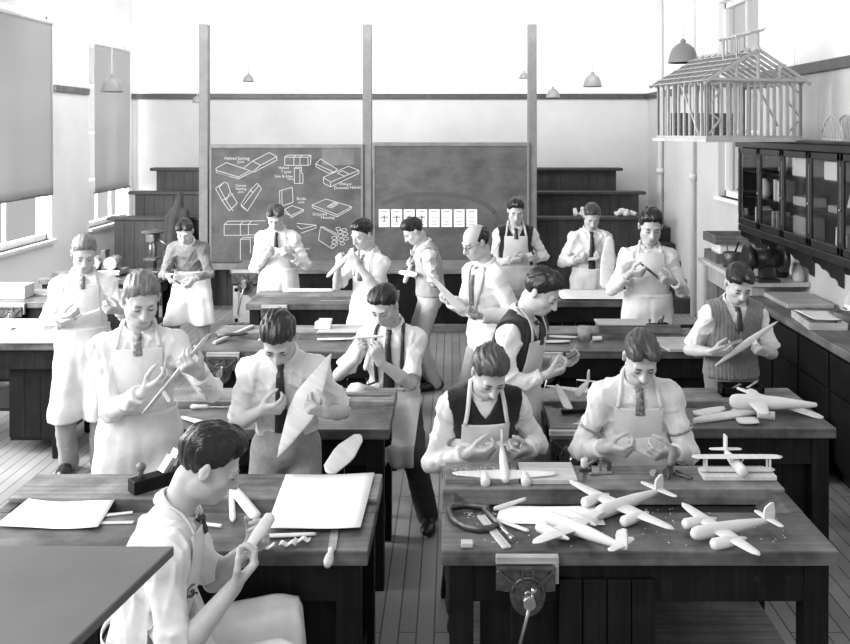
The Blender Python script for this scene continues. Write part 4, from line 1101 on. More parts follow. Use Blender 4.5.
# ------------------------------------------------------------------ model aircraft
def ring(cx, cy, cz, rx, rz, n=14): return [(cx + rx * math.cos(t), cy, cz + rz * math.sin(t)) for t in np.linspace(0, 2 * PI, n, endpoint=False)]
def wing_mesh(m, span, chord, tip, thick, y0=0.0, z0=0.0, dihedral=0.03, sweep=0.0, round_tip=True, n=16):
    st = []
    for u in np.linspace(-1, 1, 23):
        a = abs(u); c = chord + (tip - chord) * a
        if round_tip and a > 0.86: c *= math.sqrt(max(1 - ((a - 0.86) / 0.145) ** 2, 0.02))
        th = thick * (1 - 0.55 * a); yc = y0 - sweep * a
        rr = []
        for k in range(n):
            t = 2 * PI * k / n; rr.append((u * span / 2, yc + 0.5 * c * math.cos(t), z0 + dihedral * span * a * 0.5 + 0.5 * th * math.sin(t) * (1 - 0.25 * math.cos(t - PI))))
        st.append(rr)
    m.loft(st); return m
def nose_frame(o, nose, up=(0, 0, 1)):
    y = Vector(nose).normalized(); x = y.cross(Vector(up)).normalized(); z = x.cross(y)
    return Matrix(((x.x, y.x, z.x, o[0]), (x.y, y.y, z.y, o[1]), (x.z, y.z, z.z, o[2]), (0, 0, 0, 1)))
PG = 'model aeroplanes'
def aeroplane(label, M, span=0.5, length=0.38, fus=0.026, chord=0.085, tip=0.035, engines=2, eng_r=0.021, tail=True, fin=True, group=PG, wing_y=0.08, wing_z=0.0, eng_len=0.10, sub='model_aeroplane'):
    T = thing(sub, label, 'model aeroplane', group=group, M=M)
    L = length
    st = []
    for u, r in ((0.40, 0.05), (0.395, 0.45), (0.37, 0.80), (0.32, 0.97), (0.2, 1.0), (0.05, 0.98), (-0.15, 0.85), (-0.35, 0.6), (-0.5, 0.40), (-0.585, 0.28), (-0.6, 0.05)):
        st.append(ring(0, u * L, 0, fus * r, fus * 1.12 * r))
    MB().loft(st).build('fuselage', BALSA, T)
    wing_mesh(MB(), span, chord, tip, 0.017, wing_y * L, wing_z).build('wing', BALSA, T)
    for q in ((-1, 1) if engines == 2 else ()):
        st = [ring(q * span * 0.19, wing_y * L + a * eng_len, wing_z - 0.004, eng_r * r, eng_r * r) for a, r in ((0.95, 0.05), (0.94, 0.75), (0.85, 1.0), (0.35, 1.0), (0.0, 0.8), (-0.55, 0.25), (-0.6, 0.03))]
        MB().loft(st).build('engine_nacelle', BALSA, T)
    if tail:
        wing_mesh(MB(), span * 0.34, chord * 0.5, chord * 0.3, 0.009, -0.53 * L, fus * 0.3, 0.0).build('tailplane', BALSA, T)
    if fin:
        m = MB(); poly = [(0.0, 0.0), (0.030, 0.0), (0.046, -0.006), (0.060, -0.03), (0.060, -0.045), (0.03, -0.05), (0.0, -0.05)]
        vs = [(-0.004, -0.47 * L + b, a + fus * 0.25) for a, b in poly] + [(0.004, -0.47 * L + b, a + fus * 0.25) for a, b in poly]
        k = len(poly); m.add(vs, [tuple(range(k)), tuple(range(2 * k - 1, k - 1, -1))] + [(i, k + i, k + (i + 1) % k, (i + 1) % k) for i in range(k)]); m.build('tail_fin', BALSA, T)
    return T
ON = TOP + 0.001
aeroplane('white twin-engined model plane pointing away from the paper plan, nearest the hand drill', nose_frame((0.70, 3.66, ON + 0.030), (-0.80, -0.60, 0.0), (0.03, 0.0, 1)), 0.56, 0.40, engines=2)
aeroplane('white twin-engined model plane with flared tail, half across the paper plan', nose_frame((0.475, 3.42, ON + 0.034), (-0.70, 0.71, 0.0)), 0.44, 0.38, engines=2, eng_r=0.020)
aeroplane('white twin-engined model plane in front of the biplane', nose_frame((1.04, 3.425, ON + 0.034), (-0.94, -0.34, 0.0)), 0.47, 0.38, fus=0.024, chord=0.078, engines=2)
aeroplane('white three-podded model plane worked on by the seated youth in black pullover', nose_frame((0.232, 4.03, TOP + 0.052), (0.0, -0.985, -0.12), (0, -0.12, 0.985)), 0.46, 0.36, fus=0.021, chord=0.09, tip=0.03, engines=2, eng_r=0.021, wing_y=0.25, eng_len=0.075)
# biplane on a slab of wood
T = thing('model_biplane', 'white model biplane facing the front at the back of the nearest bench', 'model aeroplane', (1.262, 3.985, TOP + 0.016), 0, PG)
MB().b2((-0.16, -0.05, 0), (0.16, 0.05, 0.020)).build('mounting_slab', BALSA, T, bevel=0.003)
wing_mesh(MB(), 0.40, 0.055, 0.055, 0.009, 0.0, 0.088, 0.0).build('upper_wing', BALSA, T); wing_mesh(MB(), 0.34, 0.055, 0.055, 0.009, 0.01, 0.028, 0.0).build('lower_wing', BALSA, T)
MB().loft([ring(0, y, 0.050, r, r * 1.15) for y, r in ((-0.09, 0.004), (-0.088, 0.02), (-0.06, 0.023), (0.04, 0.022), (0.15, 0.012), (0.19, 0.003))]).build('fuselage', BALSA, T)
wing_mesh(MB(), 0.15, 0.04, 0.03, 0.007, 0.17, 0.062, 0.0).build('tailplane', BALSA, T)
MB().b2((-0.004, 0.15, 0.05), (0.004, 0.19, 0.125)).build('tail_fin', BALSA, T)
for q in (-1, 1):
    for y in (-0.018, 0.02): MB().bar((q * 0.14, y, 0.03), (q * 0.14, y, 0.088), 0.008, 0.006).build('strut', BALSA, T)
    MB().bar((q * 0.018, 0, 0.06), (q * 0.035, 0, 0.088), 0.006, 0.004).build('strut', BALSA, T)
# flat work pieces: wing blanks, papers, boards
def blank(label, a, b, w0, w1, t=0.012, up=(0, 0, 1), name='wing_blank', cat='wooden part', m_=None, group='loose balsa aeroplane parts', wm=None):
    a, b = Vector(a), Vector(b); d = b - a; L = d.length; M = basis((a + b) / 2, d, up); m = MB(); wm = wm if wm is not None else max(w0, w1)
    st = []
    for u in np.linspace(-1, 1, 15):
        w = np.interp(u, [-1, -0.15, 0.15, 1], [w0, wm, wm, w1])
        if abs(u) > 0.9: w *= math.sqrt(max(1 - ((abs(u) - 0.9) / 0.11) ** 2, 0.05))
        st.append([(u * L / 2, 0.5 * w * math.cos(k), 0.5 * t * math.sin(k)) for k in np.linspace(0, 2 * PI, 12, endpoint=False)])
    m.loft(st); o = m.build(name, m_ or BALSA, M=M); return tag(o, label, cat, group)
def slab(label, name, cat, px, z, t, mt, group=None, curl=0.0, bevel=0.002, seg=10):
    """a flat sheet or board whose four corners are world points on the level z; corners run round the outline"""
    c = [Vector(p) for p in px]
    u = np.linspace(0, 1, seg)[:, None, None]; v = np.linspace(0, 1, seg)[None, :, None]
    A, B_, C_, D_ = [np.array(p)[None, None, :] for p in c]
    g = A * (1 - u) * (1 - v) + B_ * u * (1 - v) + C_ * u * v + D_ * (1 - u) * v
    if curl: g[..., 2] += (curl * ((2 * u - 1) ** 2 * 0.7 + (2 * v - 1) ** 4 * 0.3))[..., 0] + curl * 0.15 * np.sin(u * 9 + v * 5)[..., 0]
    g[..., 2] += t / 2
    m = MB(); m.sheet(g, t, smooth=bool(curl)); o = m.build(name, mt); base_of(o)
    return tag(o, label, cat, group)
def board(label, name, cat, a, b, w, t, mt, z=None, group=None, bevel=0.003):
    """plank along a-b lying on its width w, thickness t, bottom at a.z"""
    a, b = Vector(a), Vector(b); M = basis((a + b) / 2 + Vector((0, 0, t / 2)), b - a); o = MB().box((0, 0, 0), ((b - a).length, w, t)).build(name, mt, bevel=bevel, M=M)
    return tag(o, label, cat, group)
Z1 = TOP + 0.0015
# left near bench
slab('large white drawing sheet with curled edge beside the foreground board', 'drawing_sheet', 'paper', [(-1.76, 3.86, Z1), (-1.42, 3.86, Z1), (-1.37, 3.48, Z1), (-1.78, 3.50, Z1)], Z1, 0.0015, PAPER, 'large sheets of drawing paper', curl=0.012)
slab('large white drawing sheet hanging near the tool on the bench edge', 'drawing_sheet', 'paper', [(-0.735, 3.98, TOP + 0.02), (-0.345, 4.0, TOP + 0.02), (-0.352, 3.46, Z1 + 0.014), (-0.715, 3.46, Z1 + 0.014)], Z1, 0.0015, PAPER, 'large sheets of drawing paper', curl=0.006)
blank('white model fuselage lying slantwise, beyond the seated carver', G(230, 484, ON + .02), G(257, 518, ON + .012), 0.036, 0.05, 0.030, name='fuselage_blank')
blank('white narrow stick lying upright beside the fuselage blank', G(231, 487, ON + .01), G(233, 521, ON + .01), 0.02, 0.024, 0.016, name='wood_strip')
blank('white wing blank propped on the far edge behind the drawing sheet', (-0.555, 4.0, TOP + 0.028), (-0.43, 4.23, TOP + 0.115), 0.06, 0.045, 0.010, up=(0.2, -0.75, 0.65), wm=0.095)
blank('white carved wing lying behind the shavings', G(266, 536, ON + .008), G(316, 534, ON + .008), 0.028, 0.014, 0.012)
blank('small white wood piece next to the carver\'s knife', G(205, 524, ON + .01), G(222, 526, ON + .01), 0.02, 0.02, 0.012, name='wood_strip')
for i, (a, b, lab) in enumerate(((G(84, 524, ON), G(134, 523, ON), 'pale wooden ruler edge beside the curled drawing sheet'), (G(90, 518, ON), G(133, 513, ON), 'second pale strip beside the curled drawing sheet'))):
    board(lab, 'wood_strip', 'wooden part', a, b, 0.022, 0.006, LIGHTW)
for i, (px, py, lab) in enumerate(((266, 550, 'larger curled shaving below the carved wing'), (288, 547, 'curled shaving between two others on the bench edge'), (302, 543, 'crumpled shaving nearest the small saw'))):
    c = G(px, py, ON); r_ = np.random.RandomState(i); tt = np.linspace(0, 1.0, 9)[:, None]; uu = np.linspace(-1, 1, 4)[None, :]
    g = np.stack([c.x + (tt - 0.5) * 0.06 + 0 * uu, c.y + uu * 0.016 + 0.01 * tt, c.z + 0.006 + 0.012 * np.sin(tt * 5 + i) ** 2 + 0 * uu], -1)
    m = MB(); m.sheet(g, 0.0015); tag(base_of(m.build('wood_shaving', BALSA)), lab, 'wood shaving', 'curled shavings')
# small saw hanging over the bench edge
T = thing('keyhole_saw', 'small saw with turned pale handle overhanging the bench edge', 'saw', (-0.455, 3.42, Z1))
MB().bar((0.0, 0.10, 0.003), (0.012, -0.11, 0.003), 0.030, 0.003).build('blade', STEEL, T)
MB().lathe([(0.006, 0), (0.013, 0.01), (0.010, 0.03), (0.016, 0.06), (0.018, 0.09), (0.012, 0.115), (0.002, 0.12)], 14, 0, Matrix.Translation((0.012, -0.105, 0.008)) @ Matrix.Rotation(PI / 2 + 0.06, 4, 'X')).build('handle', LIGHTW, T)
# jack plane at the back of the left bench
def hand_plane(label, loc, rz, s=1.0, mt=None, name='hand_plane'):
    T = thing(name, label, 'hand plane', loc, rz); mt = mt or DARKW
    MB().box((0, 0, 0.022 * s), (0.24 * s, 0.055 * s, 0.044 * s)).build('body', IRON if mt is None else mt, T, bevel=0.004)
    MB().lathe([(0.010 * s, 0), (0.008 * s, 0.02 * s), (0.017 * s, 0.035 * s), (0.017 * s, 0.045 * s), (0.003, 0.055 * s)], 16, 0, Matrix.Translation((-0.085 * s, 0, 0.042 * s))).build('front_knob', MIDW, T)
    m = MB(); m.tube([(0.055 * s, 0, 0.042 * s), (0.062 * s, 0, 0.075 * s), (0.075 * s, 0, 0.11 * s), (0.062 * s, 0, 0.125 * s)], [0.014 * s, 0.011 * s, 0.013 * s, 0.008 * s], 10); m.build('rear_handle', MIDW, T)
    MB().bar((0.0, 0, 0.03 * s), (0.045 * s, 0, 0.11 * s), 0.042 * s, 0.005 * s, up=(-1, 0, 0.4)).build('cutting_iron', STEEL, T)
    MB().bar((-0.01 * s, 0, 0.044 * s), (0.025 * s, 0, 0.09 * s), 0.040 * s, 0.014 * s, up=(-1, 0, 0.4)).build('lever_cap', STEEL, T)
    return T
hand_plane('iron bench plane standing behind the seated carver\'s shoulder', (-1.245, 3.90, TOP + 0.016), 0.75, 1.25)
# foreground drawing table, its edge close to the lens
T = thing('drawing_table', 'plain grey drawing board on a stand close to the lens', 'table', (-1.02, 1.78, 0))
M = Matrix.Translation((0, 0, 1.452))
g = MB(); poly = [(-0.60, 0.235), (0.402, 0.225), (0.340, -0.12), (0.275, -0.42), (-0.60, -0.42)]; g.prism(poly, 0.022); g.build('tabletop', mat('grey_painted_board', 0.12, 0.45, 0.015, 3, spec=0.4), T, bevel=0.004, M=M)
for x, y in ((-0.5, 0.12), (-0.5, -0.32), (-0.08, 0.10), (-0.08, -0.32)): MB().b2((x - 0.025, y - 0.025, 0), (x + 0.025, y + 0.025, 1.452)).build('leg', MIDW, T)
MB().b2((-0.5, -0.335, 1.36), (-0.08, -0.31, 1.44)).build('rail', MIDW, T)
# near right bench
R0 = TOP + 0.016
board('dark scarred board lying along the back of the nearest bench', 'work_board', 'board', (-0.03, 4.0, R0), (0.29, 4.0, R0), 0.20, 0.022, BENCHBACK)
board('pale work board under the wing of the three-podded plane', 'work_board', 'board', (0.30, 4.00, R0), (0.545, 4.00, R0), 0.21, 0.020, LIGHTW)
slab('paper plan of an aeroplane lying under two model planes', 'plan_sheet', 'paper', [(0.20, 3.70, Z1), (0.60, 3.70, Z1), (0.60, 3.52, Z1), (0.17, 3.54, Z1)], Z1, 0.0012, PAPER, curl=0.003)
# G clamp lying on its side
T = thing('g_clamp', 'large iron G-clamp lying flat on the corner of the nearest bench', 'clamp', (0.05, 3.58, Z1), 0)
m = MB(); pts = [(0.10, 0.07), (0.075, 0.085), (0.0, 0.10), (-0.05, 0.085), (-0.065, 0.05), (-0.045, -0.04), (0.0, -0.10), (0.05, -0.125), (0.10, -0.115), (0.125, -0.085)]
pt = [Vector((x, y, 0.014)) for x, y in pts]
sm = []
for i in range(len(pt) - 1):
    for t in (0, 0.5): sm.append(pt[i].lerp(pt[i + 1], t))
sm.append(pt[-1]); gs = np.array([[p + Vector((0, 0, -0.012)) for p in sm], [p + Vector((0, 0, 0.012)) for p in sm]])
m.sheet(gs, 0.016); m.tube(sm, 0.009, 8); m.build('frame', IRON, T)
MB().tube([(0.075, 0.085, 0.012), (0.175, -0.19, 0.012)], 0.008, 10).tube([(0.168, -0.17, 0.012), (0.18, -0.205, 0.012)], 0.011, 10).build('screw', STEEL, T)
MB().b2((-0.0, -0.006, 0.0), (0.012, 0.006, 0.01)).build('swivel_pad', STEEL, T, M=Matrix.Translation((0.09, 0.07, 0.008)))
board('pale wooden rule leaning past the clamp screw', 'wooden_rule', 'ruler', G(481, 517, ON), G(507, 549, ON), 0.035, 0.009, LIGHTW)
blank('white tapered stick between the rule and the paper plan', G(492, 518, ON + .006), G(529, 531, ON + .006), 0.010, 0.022, 0.012, name='wood_strip')
board('small square wood offcut in front of the clamp', 'wood_offcut', 'wooden part', G(461, 546, ON), G(473, 546, ON), 0.035, 0.018, LIGHTW)
blank('white notched bracket piece in the tool well near the clamp', G(494, 509, ON + .01), G(526, 499, ON + .01), 0.026, 0.018, 0.016, name='wood_strip')
# hand drill held upright in its handle rest
T = thing('hand_drill', 'iron hand drill with turned handle standing before the seated youth with checked tie', 'drill', (0, 0, 0))
a, b = P(674, 447, 4.06), P(664.5, 503, 3.93); u = (b - a); 
def al(t): return a + u * t
m = MB(); m.tube([al(0), al(0.06), al(0.16), al(0.30), al(0.36)], [0.013, 0.020, 0.018, 0.020, 0.010], 14); m.build('top_handle', MIDW, T)
m = MB(); m.tube([al(0.34), al(0.74)], 0.009, 10); m.bar(al(0.36), al(0.70), 0.030, 0.010, up=(0, -1, 0)); m.build('frame', IRON, T)
nrm = Vector((1, 0.3, 0)).normalized(); c = al(0.52)
Mx = basis(c - nrm * 0.018, u, nrm); m = MB(); m.lathe([(0.006, -0.004), (0.036, -0.004), (0.036, 0.004), (0.006, 0.006)], 22, 0, Mx); m.build('gear_wheel', IRON, T)
m = MB(); m.tube([c - nrm * 0.02, c - nrm * 0.035, c - nrm * 0.04 + Vector((-0.035, -0.01, 0.018))], 0.005, 8); m.tube([c + Vector((-0.062, -0.02, 0.026)), c + Vector((-0.085, -0.045, 0.03))], [0.011, 0.014], 10); m.build('crank', STEEL, T)
m = MB(); m.tube([al(0.70), al(0.74), al(0.84), al(0.90), al(0.93)], [0.012, 0.019, 0.019, 0.012, 0.006], 14); m.build('chuck', LIGHTW, T)
m = MB(); m.tube([al(0.92), al(1.04)], 0.0025, 8); m.build('drill_bit', STEEL, T)
# small pieces along the back of the nearest bench
T = thing('router_plane', 'small iron router plane with arched handle, beside the seated youth\'s lap', 'hand plane', (0.66, 4.03, R0), 0.15)
m = MB(); m.prism([(-0.05, -0.03), (0.05, -0.03), (0.06, 0.0), (0.03, 0.03), (-0.03, 0.03), (-0.06, 0.0)], 0.012); m.build('sole', STEEL, T, bevel=0.003)
m = MB(); m.tube([(-0.045, 0, 0.012), (-0.048, 0, 0.04), (-0.02, 0, 0.058), (0.02, 0, 0.058), (0.048, 0, 0.04), (0.045, 0, 0.012)], 0.010, 10); m.build('arched_handle', IRON, T)
MB().bar((0, -0.015, 0.0), (0, -0.02, 0.07), 0.012, 0.005).build('cutter', STEEL, T)
T = thing('marking_gauge', 'upright marking gauge with round head at the pale board\'s end', 'gauge', (0.578, 3.93, R0))
MB().b2((-0.010, -0.010, 0), (0.010, 0.010, 0.05)).build('stem', STEEL, T); MB().b2((-0.025, -0.018, 0.045), (0.025, 0.018, 0.06)).build('fence', IRON, T); MB().lathe([(0.014, 0.06), (0.016, 0.07), (0.016, 0.095), (0.012, 0.102)], 16).build('head', LIGHTW, T)
T = thing('pliers', 'dark pliers lying beside the biplane', 'pliers', (1.02, 3.98, R0), -0.9)
for q in (-1, 1):
    MB().tube([(-0.05, q * 0.018, 0.008), (-0.02, q * 0.014, 0.008), (0.02, -q * 0.002, 0.008), (0.05, -q * 0.006, 0.008)], [0.006, 0.006, 0.008, 0.004], 8).build('handle', IRON, T)
# shavings nobody could count
r_ = np.random.RandomState(3); m = MB()
for i in range(420):
    zone = r_.choice(5, p=[0.25, 0.2, 0.2, 0.15, 0.2])
    if zone == 0: x, y, z = r_.uniform(0.95, 1.38), r_.normal(3.70, 0.035), ON
    elif zone == 1: x, y, z = r_.uniform(0.0, 0.28), r_.normal(4.0, 0.04), R0 + 0.023
    elif zone == 2: x, y, z = r_.uniform(0.05, 0.22), r_.normal(3.66, 0.03), ON
    elif zone == 3: x, y, z = r_.uniform(0.05, 1.3), r_.uniform(3.34, 3.6), ON
    else: x, y, z = r_.uniform(0.7, 1.0), r_.normal(3.72, 0.05), ON
    y = min(max(y, 3.33), 4.10)
    if zone != 1 and 3.64 < y < 3.85: z = TOP - 0.061
    a = r_.uniform(0, PI); L = r_.uniform(0.003, 0.009) * (1.6 if zone == 0 else 1)
    m.box((x, y, z + 0.002), (L, 0.0025, 0.0015), 0, None, a)
o = m.build('wood_dust', BALSA); tag(o, 'scattered pale wood chips over the nearest bench', 'wood chips', None, 'stuff')
# second right bench
T = aeroplane('large white model plane with a broad wing crossing it, by the counter', nose_frame((1.70, 4.90, ON + 0.065), (-0.98, 0.15, 0.0), (0.0, -0.05, 1)), 0.40, 0.46, fus=0.037, chord=0.11, tip=0.05, engines=0, tail=False, fin=False)
blank('white long wing laid across the large model plane', P(737, 388, 5.12), P(823, 418, 4.84), 0.03, 0.08, 0.014, wm=0.10)
blank('white rounded block beside the oval disc', G(757, 414, ON + .02), G(775, 416, ON + .02), 0.05, 0.05, 0.045, name='wood_block')
blank('white tapered float lying before the knitted pullover', G(694, 421, ON + .012), G(760, 410, ON + .012), 0.04, 0.06, 0.035, wm=0.085, name='float_blank')
blank('white oval disc lying at the bench edge', G(738, 421, ON + .012), G(757, 420, ON + .012), 0.085, 0.085, 0.022, wm=0.10, name='oval_blank')
blank('white angular offcut behind the tapered float', G(696, 414, ON + .014), G(724, 408, ON + .014), 0.085, 0.05, 0.02, name='wood_offcut')
blank('small white offcut between float and model plane', G(732, 410, ON + .008), G(744, 409, ON + .008), 0.03, 0.03, 0.01, name='wood_offcut')
T = thing('tool_box', 'small dark box of cutters in front of the knitted pullover', 'tool box', (1.675, 5.22, TOP + 0.016))
MB().b2((-0.12, -0.05, 0), (0.12, 0.05, 0.012)).b2((-0.12, -0.05, 0), (-0.11, 0.05, 0.06)).b2((0.11, -0.05, 0), (0.12, 0.05, 0.06)).b2((-0.12, -0.05, 0), (0.12, -0.04, 0.05)).b2((-0.12, 0.04, 0), (0.12, 0.05, 0.06)).build('tray', DARKW, T)
MB().tube([(0.03, 0, 0.03), (0.10, 0.01, 0.075)], 0.008, 8).build('cutter', STEEL, T); MB().bar((-0.07, -0.02, 0.03), (0.0, 0.0, 0.06), 0.02, 0.006).build('sanding_stick', MIDW, T)
aeroplane('white model biplane half hidden behind the seated youth with tie', nose_frame((0.735, 5.08, ON + 0.085), (-0.35, -0.93, 0.0)), 0.40, 0.30, fus=0.022, engines=0, chord=0.08)
blank('white curved wing leaning on the half hidden model', P(557, 385, 5.05), P(569, 409, 4.86), 0.028, 0.06, 0.012, up=(0.3, -0.6, 0.5))
board('dark stick lying under the half hidden model', 'wood_strip', 'wooden part', (0.60, 4.92, ON), (0.86, 4.96, ON), 0.03, 0.02, DARKW)
board('white flat strip lying at the front of the bench with the half hidden model', 'wood_strip', 'wooden part', (0.64, 4.74, ON), (0.74, 4.74, ON), 0.018, 0.004, BALSA)
# third right bench
def box_thing(name, label, cat, lo, hi, mt, bevel=0.004, group=None):
    c = [(a + b) / 2 for a, b in zip(lo, hi)]; o = MB().b2([lo[0] - c[0], lo[1] - c[1], 0], [hi[0] - c[0], hi[1] - c[1], hi[2] - lo[2]]).build(name, mt, bevel=bevel); o.location = (c[0], c[1], lo[2]); return tag(o, label, cat, group)
T = thing('flat_box', 'flat wooden box with a sliding lid on the bench before the gallery', 'box', (1.28, 6.88, TOP + 0.015), 0.0)
MB().b2((-0.17, -0.09, 0), (0.17, 0.09, 0.06)).build('case', MIDW, T, bevel=0.004); MB().b2((-0.18, -0.10, 0.06), (0.18, 0.10, 0.072)).build('lid', LIGHTW, T, bevel=0.003)
T = thing('open_tin', 'small open tin can standing on the bench', 'tin', (0.97, 6.62, TOP)); MB().lathe([(0.043, 0), (0.045, 0.002), (0.045, 0.105), (0.042, 0.105), (0.042, 0.01), (0.0, 0.01)], 24).build('can', STEEL, T); MB().lathe([(0.046, 0.05), (0.0465, 0.052), (0.0465, 0.095), (0.046, 0.097)], 24).build('paper_band', LIGHTW, T)
blank('white offcut lying next to the open tin', (1.03, 6.60, ON + .02), (1.10, 6.61, ON + .02), 0.05, 0.05, 0.035, name='wood_offcut')
blank('white wing blank near the vice, in front of the open tin', (0.66, 6.55, ON + .01), (0.86, 6.56, ON + .01), 0.04, 0.03, 0.014, wm=0.07)
blank('second white wing blank behind the one near the vice', (0.72, 6.68, TOP + .02), (0.93, 6.64, TOP + .02), 0.03, 0.03, 0.014, wm=0.06)
T = thing('bench_hook', 'pale bench hook carrying a block plane', 'bench hook', (1.60, 6.90, TOP + 0.016)); MB().b2((-0.14, -0.10, 0), (0.12, 0.08, 0.02)).build('plate', MIDW, T, bevel=0.003); MB().b2((-0.14, -0.13, -0.0), (0.12, -0.10, 0.065)).build('stop', MIDW, T, bevel=0.003)
hand_plane('small block plane sitting on the bench hook', (1.57, 6.89, TOP + 0.038), 0.3, 0.75)
slab('pale flat board sticking out over the bench edge next to the youth in knitted pullover', 'work_board', 'board', [(1.44, 6.66, Z1), (1.72, 6.66, Z1), (1.82, 6.28, Z1), (1.52, 6.28, Z1)], Z1, 0.018, LIGHTW)
board('long dark straight-edge behind the bench hook', 'straight_edge', 'ruler', (1.45, 7.0, TOP + 0.016), (1.95, 7.0, TOP + 0.016), 0.04, 0.02, DARKW)
# fourth right bench
slab('large white paper spread over the bench before the gallery steps', 'drawing_sheet', 'paper', [(0.95, 8.64, TOP + 0.017), (1.95, 8.64, TOP + 0.017), (1.95, 8.17, TOP + 0.014), (1.0, 8.17, TOP + 0.014)], Z1, 0.002, PAPER, 'large sheets of drawing paper', curl=0.004)
board('dark stick beside the large white paper', 'wood_strip', 'wooden part', (0.72, 8.3, ON), (0.94, 8.3, ON), 0.05, 0.03, DARKW)
# second left bench
T = thing('wood_file', 'file with white handle lying on the bench beside the youth holding a broad wing', 'file', G(203, 409, ON), 0.0)
MB().lathe([(0.006, 0), (0.012, 0.01), (0.011, 0.06), (0.014, 0.09), (0.004, 0.10)], 12, 0, Matrix.Translation((0.03, 0, 0.013)) @ Matrix.Rotation(-PI / 2, 4, 'Y')).build('handle', BALSA, T)
MB().bar((0.03, 0, 0.010), (0.17, 0.0, 0.010), 0.018, 0.005).build('blade', STEEL, T)
blank('white long wing blank beside the file', G(182, 417, ON + .01), G(222, 428, ON + .01), 0.03, 0.02, 0.012, wm=0.05)
T = thing('glue_brush', 'pale scoop with dark ferrule lying across the end of the tool well', 'brush', G(331, 397, TOP + 0.016), -0.6)
MB().tube([(0, 0, 0.012), (0.06, 0, 0.014)], [0.010, 0.016], 10).build('handle', IRON, T); MB().bar((0.055, 0, 0.014), (0.13, 0, 0.010), 0.034, 0.012).build('blade', BALSA, T)
board('dark strip standing at the back of the tool well with the scoop', 'wood_strip', 'wooden part', (-0.62, 5.20, TOP + 0.016), (-0.36, 5.20, TOP + 0.016), 0.03, 0.012, MIDW)
blank('small dark tool in the end of the tool well', (-0.52, 5.02, TOP - 0.055), (-0.42, 5.04, TOP - 0.055), 0.015, 0.01, 0.01, name='chisel', cat='chisel', m_=IRON)
# third left bench
T = thing('pliers', 'dark pincers lying on the bench with the iron vice', 'pliers', G(234, 336, TOP + 0.016), 0.35)
for q in (-1, 1): MB().tube([(-0.12, q * 0.03, 0.012), (-0.03, q * 0.016, 0.012), (0.03, -q * 0.004, 0.012), (0.08, -q * 0.012, 0.012), (0.10, 0, 0.012)], [0.010, 0.010, 0.014, 0.010, 0.006], 8).build('handle', IRON, T)
board('pale board lying over the well on the bench with the iron vice', 'work_board', 'board', (-1.02, 6.92, TOP + 0.016), (-0.68, 6.92, TOP + 0.016), 0.26, 0.012, LIGHTW)
T = thing('paper_box', 'small white box on the pale board', 'box', (-0.99, 6.92, TOP + 0.03)); MB().b2((-0.06, -0.04, 0), (0.06, 0.04, 0.045)).build('case', PAPER, T, bevel=0.003); MB().b2((-0.035, -0.042, 0.045), (0.065, 0.042, 0.065)).build('lid', PAPER, T, bevel=0.003)
blank('white wing blank across the well of the bench with the iron vice', (-0.99, 6.62, ON + .01), (-0.72, 6.64, ON + .01), 0.03, 0.03, 0.014, wm=0.06)
blank('white carved strip near the pincers', (-1.42, 6.60, ON + .01), (-1.20, 6.62, ON + .01), 0.02, 0.02, 0.012)
board('long pale batten at the open end of the well beside the pincers', 'wood_strip', 'wooden part', (-1.72, 6.50, ON), (-1.55, 7.0, TOP + 0.016), 0.03, 0.02, LIGHTW)
# fourth left bench and demonstration bench
blank('white paper pile on the bench before the youth at the blackboard', (-1.60, 8.54, TOP + 0.03), (-1.12, 8.54, TOP + 0.03), 0.08, 0.06, 0.03, name='wood_offcut', m_=PAPER)
board('thin steel rule on the bench before the youth at the blackboard', 'steel_rule', 'ruler', (-1.2, 8.15, ON), (-0.65, 8.17, ON), 0.03, 0.006, STEEL)
# bench at far left
for i, (x, lab) in enumerate(((-4.0, 'white paper bundle at the window end of the bench with open shelf'), (-3.55, 'white board in the middle of the bench with open shelf'), (-3.08, 'pale board overhanging the end of the bench with open shelf'))):
    box_thing('stacked_board', lab, 'board', (x - 0.2, 6.53, ON), (x + (0.26 if i == 2 else 0.2), 6.85, ON + 0.03 + 0.012 * i), LIGHTW if i != 1 else PAPER)
board('long pale plank behind the stacked boards at the window', 'wood_strip', 'wooden part', (-4.3, 7.05, TOP + 0.016), (-3.0, 7.05, TOP + 0.016), 0.16, 0.04, LIGHTW)
for i, (x, y, h_, lab) in enumerate(((-4.1, 8.35, 0.12, 'pale wooden block behind the window-side vice'), (-3.5, 8.3, 0.08, 'low pale block behind the youth holding a file'))):
    box_thing('wood_block', lab, 'wooden part', (x - 0.18, y - 0.1, ON), (x + 0.18, y + 0.1, ON + h_), LIGHTW)
# pillar drill and small machine
T = thing('pillar_drill', 'small iron pillar drill at the far bench beside the youth in the jersey', 'drill press', (-3.23, 9.72, TOP + 0.016))
MB().b2((-0.10, -0.12, 0), (0.10, 0.12, 0.03)).build('base', IRON, T, bevel=0.006); MB().tube([(0, 0.06, 0.03), (0, 0.06, 0.46)], 0.022, 12).build('pillar', IRON, T)
MB().b2((-0.05, -0.10, 0.32), (0.05, 0.10, 0.42)).build('head', IRON, T, bevel=0.015); MB().tube([(0, -0.07, 0.32), (0, -0.07, 0.20)], 0.015, 10).build('spindle', STEEL, T); MB().lathe([(0.02, 0.42), (0.12, 0.425), (0.12, 0.44), (0.02, 0.45)], 20).build('flywheel', IRON, T); MB().b2((-0.07, -0.12, 0.14), (0.07, 0.06, 0.16)).build('drill_table', IRON, T)
MB().tube([(0.05, -0.03, 0.37), (0.17, -0.09, 0.31)], 0.008, 8).build('crank', STEEL, T)
T = thing('bench_machine', 'small pale machine with round drums on the far window bench', 'machine', (-3.7, 9.62, TOP + 0.016)); MB().b2((-0.2, -0.14, 0), (0.2, 0.14, 0.05)).build('base', STEEL, T, bevel=0.006)
